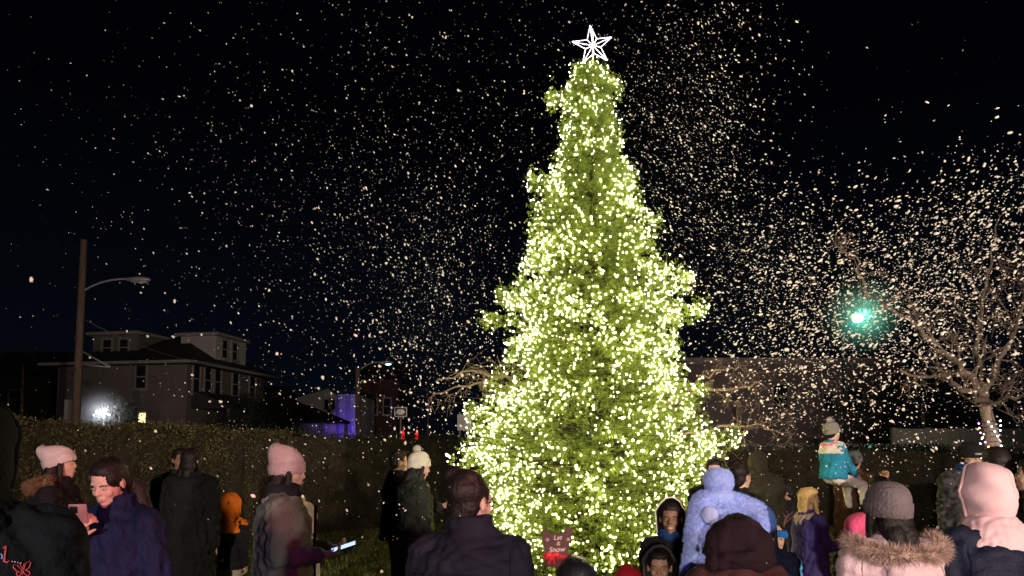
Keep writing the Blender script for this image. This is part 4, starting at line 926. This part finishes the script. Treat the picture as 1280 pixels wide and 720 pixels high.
# 13,14,15 children
DKG = cloth('black_sweat', (.014,.015,.016))
p13 = person('smiling boy in black hooded jacket with pale rim, facing the camera', 838, 626, 4.9, 172, hatx=.014, voxel=.0065, skin=SKIN_B, smile=True, head=(-8, -3), hood=dict(m=DKG, rim=cloth('cream_piping', (.55,.52,.40)), rimr=.005, r=(.112,.125,.150), open=108), coat=dict(m=DKG, bulk=1.08), scarf=cloth('blue_scarf', (.012,.045,.16)), hair='short')
person('smaller smiling boy in dark hood in front of the boy with pale rimmed hood', 824, 685, 4.3, 172, hatx=.014, voxel=.0065, skin=SKIN_T, smile=True, head=(-6, -2), hood=dict(m=cloth('grey_fleece', (.035,.037,.035)), r=(.112,.122,.140), open=104), coat=dict(m=cloth('grey_fleece', (.035,.037,.035)), bulk=1.05), hair='short')
person('little child in red hood at the foot of the lit tree', 786, 709, 4.6, 5, hatx=.012, hood=dict(m=cloth('red_hood', (.35,.012,.02))), coat=dict(m=cloth('red_hood', (.35,.012,.02))), hair='short')
# 17 carrier, 16 carried child
MAR = cloth('maroon_coat', (.060, .020, .022), .85)
p17 = person('adult in maroon coat with dark hood up, carrying the child in blue plush', 921, 640, 3.25, -5, hatx=.015, voxel=.012, coat=dict(m=MAR, bulk=1.42, fold=.012, len=.6, wl=.22), hair='short')
HDM = cloth('black_maroon_hood', (.020,.009,.012)); a = Acc(); a.M = p17['HM']
a.blob((0, -.02, .13), (.135, .11, .098)); a.blob((.06, -.05, .10), (.10, .08, .09)); a.blob((-.075, -.02, .09), (.085, .09, .075)); a.blob((0, -.06, .03), (.16, .08, .06))
a.tube([(-.14, .02, .05), (-.12, -.03, .14), (-.04, -.05, .205), (.06, -.06, .20), (.13, -.04, .13), (.15, -.0, .05)], .022, 8)
a.tube([(-.15, -.06, .0), (-.06, -.12, .05), (.05, -.13, .06), (.15, -.07, .03)], .03, 8)
link('hood', remesh(a, .008, 5, .010, .22, 77), HDM, p17['root'])
PLUSH = mat('blue_plush', (.33, .42, .82), .95, bump=.8, bscale=70, var=.18, vscale=9, sheen=.3)
c16 = P(893, 700, 3.72)
p16 = person('toddler in fluffy blue hooded plush suit held up above the maroon coat', 900, 700, 3.72, 0, z0=c16.z+.085, H=.7, sit=dict(s=.47, hh=.115, thigh=lambda sg: (.25*sg-.35, .5, -.7), shin=lambda sg: (-.15, 0, -1)), coat=dict(m=PLUSH, len=.86, bulk=1.32, fold=.006, sleeve=.98), pants=PLUSH, voxel=.0075,
    hood=dict(m=PLUSH, r=(.150,.150,.125), peak=.0), hair='short', arms=dict(R=((.75, .1, -.25), (.3, .2, -.85), (0, 1, 0), 30), L=((-.15, .7, -.7), (.2, .8, -.2), (1, 0, 0), 30)))
rt_ = p16['root']; a = Acc()
a.limb((-.10, .0, .10), (-.15, -.02, -.12), .060, .050); a.limb((-.15, -.02, -.12), (-.17, -.02, -.45), .050, .040); a.limb((-.06, .0, .18), (-.11, .0, .02), .09, .07)
link('plush_blanket', remesh(a, .010, 4, .006, .09, 3), PLUSH, rt_)
a = Acc(); a.blob((-.075, -.098, .150), (.046, .016, .046), rot=Matrix.Rotation(R(-35), 3, 'Z')); a.obj('round_patch', mat('pale_plush', (.42,.46,.74), .95, bump=.6, bscale=60), rt_)
#fur('plush_pile', [Vector((0, 0, .12)), Vector((0, 0, .22)), Vector((0, .0, .34))], .125, 5000, .020, PLUSH, rt_, 5, .003, 0)
surf_fur(p16['coat'], 22000, .014, PLUSH, 5)
for ch_ in p16['root'].children:
    if ch_.name.startswith(('hood', 'plush_blanket')): surf_fur(ch_, 16000, .014, PLUSH, 6)
seams(p17, [lin(-.27, 1.28, .27, 1.28, bow=.02), lin(0, 1.27, 0, .7), lin(-.24, 1.38, -.25, 1.1), lin(.24, 1.38, .25, 1.1)], cloth('maroon_seam', (.02, .006, .008)))
# 18..
person('dark haired woman behind the child in blue plush, only her hair showing', 925, 580, 6.3, -60, hair='bun', hairm=HAIR_D, coat=dict(m=BLACK))
person('person beside the right edge of the lit tree, only brow and brown hair showing', 892, 574, 6.9, 170, hair='short', hairm=HAIR_B, coat=dict(m=BLACK), skin=SKIN)
person('tall dark figure in hooded olive coat behind the dark haired woman', 947, 566, 8.3, -20, hood=dict(m=cloth('olive_dark', (.022,.020,.012))), coat=dict(m=cloth('olive_dark', (.022,.020,.012)), bulk=1.25), hair='short')
person('child in reindeer antler headband and light blue jacket, facing the camera', 970, 655, 5.4, 165, voxel=.008, smile=True, hair='long', hairm=HAIR_B, hat=dict(kind='band', m=cloth('blue_band', (.02,.14,.40)), antler=mat('antler_felt', (.10,.05,.04), .9)), coat=dict(m=cloth('light_blue_puffer', (.08,.30,.55)), quilt=.05, bulk=1.05))
person('teenager in blue knit beanie and navy jacket behind the maroon coat', 950, 632, 4.3, -25, hatx=.02, hair='long', hat=dict(m=cloth('blue_knit', (.03,.07,.22), bump=.8, bscale=60)), coat=dict(m=cloth('navy_jacket', (.012,.014,.035)), bulk=1.12))
person('boy in dark cap and black jacket left of the blonde girl', 983, 602, 8.6, 60, hat=dict(kind='cap', m=BLACK), hatx=.02, skin=SKIN_T, coat=dict(m=BLACK, bulk=1.1), hair='short', head=(20, 0))
PUR = cloth('purple_coat', (.060, .048, .18), .8)
p23 = person('blonde girl in purple padded coat facing right', 1010, 609, 6.7, -78, voxel=.008, hatx=.005, hair='loose', hairm=HAIR_Y, coat=dict(m=PUR, len=.55, bulk=1.15, fold=.010, hemband=PUR), head=(-12, 0), hooddown=dict(m=cloth('cream_lining', (.5,.42,.34)), b=.9), arms=dict(R=((.1, .25, -1), (-.1, .95, -.05), (-1, 0, 0), 50), L=((-.15, .2, -1), (.35, .9, -.2), (1, 0, 0), 50)))
# 24/25
p25 = person('man in dark knit cap and brown coat with a child on his shoulders', 1066, 562, 8.35, -55, hatx=.02, hat=dict(m=cloth('grey_black_knit', (.09,.09,.095)), patch=cloth('grey_patch', (.3,.3,.32)), h=.12), coat=dict(m=cloth('brown_coat', (.060,.030,.022)), bulk=1.12, len=.6), vest=None, hair='short', skin=SKIN_T,
     arms=dict(R=((.2, .5, -.6), (-.1, .45, .9), (0, -1, 0), 60), L=((-.2, .5, -.6), (.1, .45, .9), (0, -1, 0), 60)))
TEAL = cloth('teal_jacket_bright', (.02, .20, .32)); WHT = cloth('white_jacket', (.62, .58, .55)); PNK = cloth('pink_hood', (.65, .16, .24))
c24 = P(1046, 619, 8.25)
p24 = person('child in grey pompom hat and teal and white jacket riding on shoulders', 1042, 600, 8.05, -74, z0=p25['s']*1.44-.01, H=.8, hatx=0, sit=dict(s=.70, hh=.20, thigh=lambda sg: (.22*sg, .9, -.25), shin=lambda sg: (-.05*sg, .10, -1)), coat=dict(m=TEAL, len=.88, bulk=1.15), vest=WHT, pants=WHT, hat=dict(m=cloth('grey_knit_hat', (.20,.19,.17), bump=.8, bscale=60), pom=mat('grey_pom', (.4,.38,.34), .9), h=.135), hooddown=dict(m=PNK, b=.95), voxel=.009, hair='short',
     arms=dict(R=((.1, .45, -1), (-.1, .6, -.55), (0, 0, -1), 40), L=((-.1, .45, -1), (.1, .6, -.55), (0, 0, -1), 40)))
# 27, 28
person('small child in hot pink hat beside the fur trimmed pink parka', 1076, 641, 4.5, -60, hatx=.02, hat=dict(m=mat('hot_pink_fleece', (.75,.10,.22), .9, bump=.6, bscale=50), h=.13, tilt=18), coat=dict(m=cloth('dark_kid_coat', (.02,.02,.03))), hair='short')
PKC = cloth('pale_pink_parka', (.66, .48, .49), .75, var=.12)
p28 = person('woman from behind in grey ribbed beanie and pale pink parka with fur hood', 1110, 602, 3.25, 6, hatx=.028, voxel=.0085, hair='long', head=(6, 4), hat=dict(m=cloth('grey_ribbed_knit', (.16,.13,.13), bump=.9, bscale=60), h=.140, tilt=8, muff=None), coat=dict(m=PKC, len=.6, bulk=1.16, fold=.010, cuffs=PKC), hooddown=dict(m=PKC, fur=FURP, b=1.18))
person('child with hair showing behind the grey ribbed beanie', 1098, 596, 6.3, -60, hair='short', hairm=HAIR_D, coat=dict(m=BLACK))
seams(p28, [lin(-.20, 1.37, -.215, 1.05), lin(.20, 1.37, .215, 1.05), lin(0, 1.22, 0, .7), lin(-.2, 1.18, .2, 1.18)], cloth('pink_seam', (.32, .20, .22)))
# 29
p29 = person('man in black beanie, glasses and dark patterned jacket beside the bare trunk', 1211, 550, 6.7, 172, hatx=.03, voxel=.008, glasses=GLASSF, skin=SKIN, head=(8, 8), hat=dict(m=cloth('black_knit', (.012,.012,.014), bump=.8, bscale=60), patch=cloth('grey_patch', (.3,.3,.32)), h=.115, tilt=6), coat=dict(m=mat('camouflage_cloth', (.045,.045,.050), .8, bump=.4, var=.95, vscale=22), bulk=1.12, len=.62), scarf=cloth('blue_scarf', (.012,.045,.16)), hair='short', hairm=HAIR_B)
# 30 red sleeve
p30 = person('child in red jacket half hidden behind the pink parka, arm reaching right', 1122, 672, 4.1, -10, hatx=.01, hood=dict(m=cloth('bright_red', (.45,.02,.03))), coat=dict(m=cloth('bright_red', (.45,.02,.03)), bulk=1.05), hair='short', arms=dict(R=((.85, .1, .55), (.9, .1, .25), (0, 0, -1), 40)))
# 31
PKF = cloth('pink_fleece_hood', (.74, .50, .52), .9, var=.07, bump=.25, bscale=260)
p31 = person('person from behind in pale pink fleece hood and navy coat at right', 1231, 587, 3.3, 14, hatx=.012, voxel=.0085, hair='short', hood=dict(m=PKF, r=(.108,.128,.150), peak=.045, drape=1.04, ru=1.9), coat=dict(m=cloth('navy_puffer', (.010,.013,.030), .6), bulk=1.25, fold=.012, wl=.2), head=(10, 4))
seams(p31, [lin(-.23, 1.17, .23, 1.17, bow=.01), lin(-.23, 1.04, .23, 1.04), lin(-.21, 1.38, -.22, 1.0), lin(.21, 1.38, .22, 1.0)], cloth('navy_seam', (.004, .005, .012)))
person('brown haired man directly behind the pink fleece hood', 1244, 560, 5.2, 20, hair='short', hairm=HAIR_B, coat=dict(m=BLACK, bulk=1.08))
person('person in olive jacket cut off by the right edge', 1290, 574, 5.0, 60, hair='short', hairm=HAIR_B, coat=dict(m=cloth('olive_jacket', (.045,.045,.020)), bulk=1.1), head=(0, 0))

# ------------------------------------------------------------------ held things
def phone(label, p, side, m_back, screen, rx=0, offs=(0, .10, .03), rot=(0, 0, 0)):
    S, E, W, Fd, nrm, curl, sg = p['A'][side]
    loc = wpt(p, W+Vector(offs)); root = empty('phone', loc, p['root'].rotation_euler.z, label, 'phone')
    M = Matrix.Rotation(R(rot[2]), 4, 'Z') @ Matrix.Rotation(R(rot[0]), 4, 'X') @ Matrix.Rotation(R(rot[1]), 4, 'Y')
    a = Acc(); a.M = M; a.box((-.039, -.080, -.0045), (.039, .080, .0045), .004); a.obj('case', m_back, root)
    a = Acc(); a.M = M; a.box((-.035, -.076, .0050), (.035, .076, .0058)); a.obj('screen', screen, root, False)
    a = Acc(); a.M = M; a.box((.0, .035, -.0085), (.033, .072, -.0050), .003); cb = a.obj('camera_block', GLASSF, root)
phone('phone in a mauve case held in the hand of the dark haired woman', p3, 'R', mat('mauve_case', (.30,.16,.16), .35), mat('dim_screen', (.1,.1,.1), .2, emit=(1,.45,.5), estr=.5), offs=(-.06, .035, .075), rot=(66, 0, 24))
phone('phone with bright bluish screen held by the woman in the mauve beanie', p7, 'R', GLASSF, mat('bright_screen', (.5,.6,1), .2, emit=(.55,.68,1), estr=1.3), offs=(-.09, .13, .03), rot=(18, 12, 0))
# cup
S, E, W, Fd, nrm, curl, sg = p9['A']['L']; cl = wpt(p9, W+Vector((.02, .09, .0)))
cup = empty('cup', cl, 0, 'pinkish paper cup held by the woman in the cream pompom hat', 'cup')
a = Acc(); a.loft([(-.05, .030, .030, 0), (.055, .042, .042, 0)], 20); a.obj('cup_wall', mat('paper_cup', (.65,.40,.38), .6), cup); a = Acc(); a.loft([(.056, .045, .045, 0), (.066, .044, .044, 0), (.070, .036, .036, 0)], 20); a.obj('lid', mat('cup_lid', (.75,.72,.70), .4), cup)
# let it snow sign
sg_c = P(697, 682, 3.45); sign = empty('greeting_sign', sg_c, R(-4), 'brown mitten shaped sign reading Let It Snow with a red ribbon', 'sign')
out = [(-.062, -.10), (.052, -.10), (.050, -.06), (.055, -.01), (.072, .055), (.070, .078), (.055, .088), (.040, .078), (.030, .060), (.0, .056), (-.030, .058), (-.044, .072), (-.062, .076), (-.078, .062), (-.076, .045), (-.066, .0), (-.060, -.05)]
a = Acc(); a.rings([[(x, y, z) for x, z in out] for y in (-.006, .006)]); a.obj('board', mat('brown_board', (.10, .045, .035), .8, bump=.3, var=.2), sign, False)
TM = mat('pale_pink_ink', (.75, .50, .48), .6)
RX = Matrix.Rotation(R(90), 4, 'X')
for tx, dx, z, sz_ in (('Let', .0, .038, .030), ('it', .002, .012, .032), ('Snow', -.004, -.018, .034)):
    txt(tx, sz_, TM, sign, Matrix.Translation((dx, -.0085, z)) @ RX @ Matrix.Rotation(R(4), 4, 'Z'), shear=.25)
for fx, fz_ in ((-.048, .028), (.050, .030)):
    a = Acc()
    for k_ in range(3): dx, dz = math.cos(R(60*k_))*.011, math.sin(R(60*k_))*.011; a.tube([(fx-dx, -.008, fz_-dz), (fx+dx, -.008, fz_+dz)], .0013, 4)
    a.obj('snowflake_mark', TM, sign)
RED = mat('red_ribbon', (.65, .02, .03), .4, var=.1)
a = Acc(); a.box((-.068, -.011, -.062), (.057, .011, -.040), .003); rb = a.obj('ribbon', RED, sign)
a = Acc(); a.blob((-.040, -.018, -.042), (.020, .008, .014)); a.blob((-.008, -.018, -.040), (.020, .008, .013)); a.blob((-.024, -.020, -.044), .008); a.limb((-.024, -.018, -.046), (-.040, -.018, -.078), .006, .008); a.limb((-.024, -.018, -.046), (-.012, -.018, -.080), .006, .008); a.obj('bow', RED, rb)

# ------------------------------------------------------------------ falling snow
SNOW = mat('snow_foam', (.82, .75, .68), .9, var=.08, spec=.1)
g = np.random.default_rng(99)
pl = [ # px, py, D, sx, sy (pixels at that depth), sD, n, size, streak(dx,dz)
 (870, 120, 9.5, 62, 80, 1.2, 900, .0085, (.7, -.7)), (850, 260, 9.5, 50, 60, 1.0, 500, .0080, (.8, -.5)), (800, 40, 9, 60, 40, 1, 130, .008, (.8, -.5)), (930, 200, 9.5, 40, 70, 1, 280, .008, (.9, -.4)),
 (1030, 350, 8.5, 70, 55, 1.2, 950, .0100, (.95, .25)), (1000, 440, 8.0, 60, 50, 1.2, 620, .0110, (.9, .4)), (1120, 420, 9.5, 70, 60, 1.6, 560, .0100, (.95, .1)), (1210, 340, 8.5, 55, 60, 1.2, 1050, .0110, (.8, .45)),
 (1250, 250, 8.0, 40, 40, 1.0, 320, .0110, (.8, .55)), (1090, 500, 8.0, 80, 40, 1.2, 260, .0100, (.7, -.6)), (950, 310, 9.0, 50, 50, 1.0, 300, .0085, (.95, -.2)), (1260, 440, 8.5, 40, 70, 1, 110, .0085, (.8, .3)),
 (540, 330, 9.0, 70, 80, 1.3, 850, .0078, (.3, -.9)), (480, 200, 9.5, 110, 80, 1.5, 500, .0066, (.5, -.8)), (400, 300, 9.5, 100, 80, 1.5, 420, .0072, (.6, -.7)), (560, 440, 8.5, 60, 60, 1.2, 330, .0088, (.4, -.8)),
 (300, 190, 10, 110, 80, 1.5, 220, .0060, (.8, -.4)), (600, 90, 9.5, 90, 70, 1.3, 260, .0062, (.7, -.5)), (660, 200, 8.0, 50, 90, .6, 110, .0070, (.5, -.8)), (420, 400, 8.5, 120, 70, 1.5, 230, .0090, (.5, -.8)),
 (200, 380, 9.5, 120, 110, 2.0, 150, .0075, (.8, -.4)), (120, 120, 10, 120, 80, 2, 90, .0065, (.8, -.3)), (470, 30, 9, 60, 30, 1.5, 60, .008, (.7, -.6)), (300, 560, 6.5, 180, 60, 1.5, 130, .0075, (.5, -.8)),
 (500, 620, 5.5, 120, 60, 1.2, 150, .0070, (.4, -.8)), (1120, 590, 6.5, 120, 40, 1.2, 110, .0075, (.5, -.8)), (740, 400, 6.8, 90, 180, .5, 140, .0055, (.4, -.8)), (520, 500, 7.5, 90, 50, 1.3, 220, .0095, (.4, -.7)), (640, 640, 2.4, 400, 60, .4, 60, .0018, (.4, -.8))]
C_, S_, DR = [], [], []
for (px, py, D, sx, sy, sD, n, size, st) in pl:
    c = P(px, py, D); k_ = D/F; n = int(n*(2.5 if D > 6 and px > 760 else 1.9 if D > 6 and px > 370 else .95))
    q = np.stack([g.normal(size=n)*sx*k_+c.x, g.normal(size=n)*sD+D, g.normal(size=n)*sy*k_+c.z], 1)
    C_.append(q); S_.append(size*(.72 if px > 760 else .80)*np.clip(g.lognormal(-.25, .62, n), .28, 2.6)); dv = np.array([st[0], 0, st[1]]); DR.append(unit(dv+g.normal(size=(n, 3))*.35))
n = 1000; q = np.stack([g.uniform(-9, 9, n), g.uniform(6, 15, n), g.uniform(.1, 9.5, n)], 1); C_.append(q); S_.append(.0055*g.lognormal(-.1, .4, n)); DR.append(unit(g.normal(size=(n, 3))))
C_ = np.concatenate(C_); S_ = np.concatenate(S_); DR = np.concatenate(DR)
rr_ = np.hypot(C_[:, 0]-TX, C_[:, 1]-TD); ok = (C_[:, 2] > .05) & (C_[:, 1] > 1.6) & (rr_ > Rz(C_[:, 2])*1.02) & (C_[:, 2] < 10.5)
# keep the flakes clear of the empty dark patch right of the tree top
hx = (C_[:, 0]/C_[:, 1])*F+640; hz = HOR-(C_[:, 2]-CAMH)/C_[:, 1]*F
ok &= ~((C_[:, 0] > 3.2+.0*C_[:, 2]) & (C_[:, 0] < 5.6) & (C_[:, 2] > 5.0) & (g.uniform(0, 1, len(C_)) < .93))
C_, S_, DR = C_[ok], S_[ok], DR[ok]; n = len(C_)
sd2 = unit(np.cross(DR, g.normal(size=(n, 3)))); sd3 = np.cross(DR, sd2); el = g.uniform(1.0, 1.6, n)+np.where(C_[:, 0] > TX+.8, g.uniform(0, .7, n), 0)
ph = (1+5**.5)/2; IV = unit(np.array([(-1,ph,0),(1,ph,0),(-1,-ph,0),(1,-ph,0),(0,-1,ph),(0,1,ph),(0,-1,-ph),(0,1,-ph),(ph,0,-1),(ph,0,1),(-ph,0,-1),(-ph,0,1)], float))
IF = np.array([(0,11,5),(0,5,1),(0,1,7),(0,7,10),(0,10,11),(1,5,9),(5,11,4),(11,10,2),(10,7,6),(7,1,8),(3,9,4),(3,4,2),(3,2,6),(3,6,8),(3,8,9),(4,9,5),(2,4,11),(6,2,10),(8,6,7),(9,8,1)])
loc_ = IV[None]*g.uniform(.6, 1.1, (n, 12, 1))*S_[:, None, None]*.92
V = C_[:, None]+DR[:, None]*(loc_[:, :, :1]*el[:, None, None])+sd2[:, None]*loc_[:, :, 1:2]+sd3[:, None]*loc_[:, :, 2:3]*.7
Fc = (IF[None]+12*np.arange(n)[:, None, None]).reshape(-1, 3)
tag(np_mesh('falling_snow', V.reshape(-1, 3), Fc, SNOW), 'foam snowflakes blowing through the night air around the lit tree', 'snow', kind='stuff')
# flakes caught on the hedge tops
n = 900; t = g.uniform(0, 1, n); q = np.stack([B0.x+(B1.x-B0.x)*t, B0.y+(B1.y-B0.y)*t+g.uniform(-.45, .3, n), 1.83+g.uniform(-.05, .02, n)], 1)
t2 = g.uniform(0, 1, n); q2 = np.stack([A0.x+(A1.x-A0.x)*t2, A0.y+(A1.y-A0.y)*t2-.5-.3*g.uniform(0, 1, n), g.uniform(.8, 2.2, n)], 1)
q = np.concatenate([q, q2[:420]]); sz = g.uniform(.004, .009, len(q)); V = (OV[None]*sz[:, None, None]+q[:, None]).reshape(-1, 3); Fc = (OF[None]+6*np.arange(len(q))[:, None, None]).reshape(-1, 3)
tag(np_mesh('settled_snow', V, Fc, SNOW), 'specks of foam snow caught on the hedges', 'snow', kind='stuff')
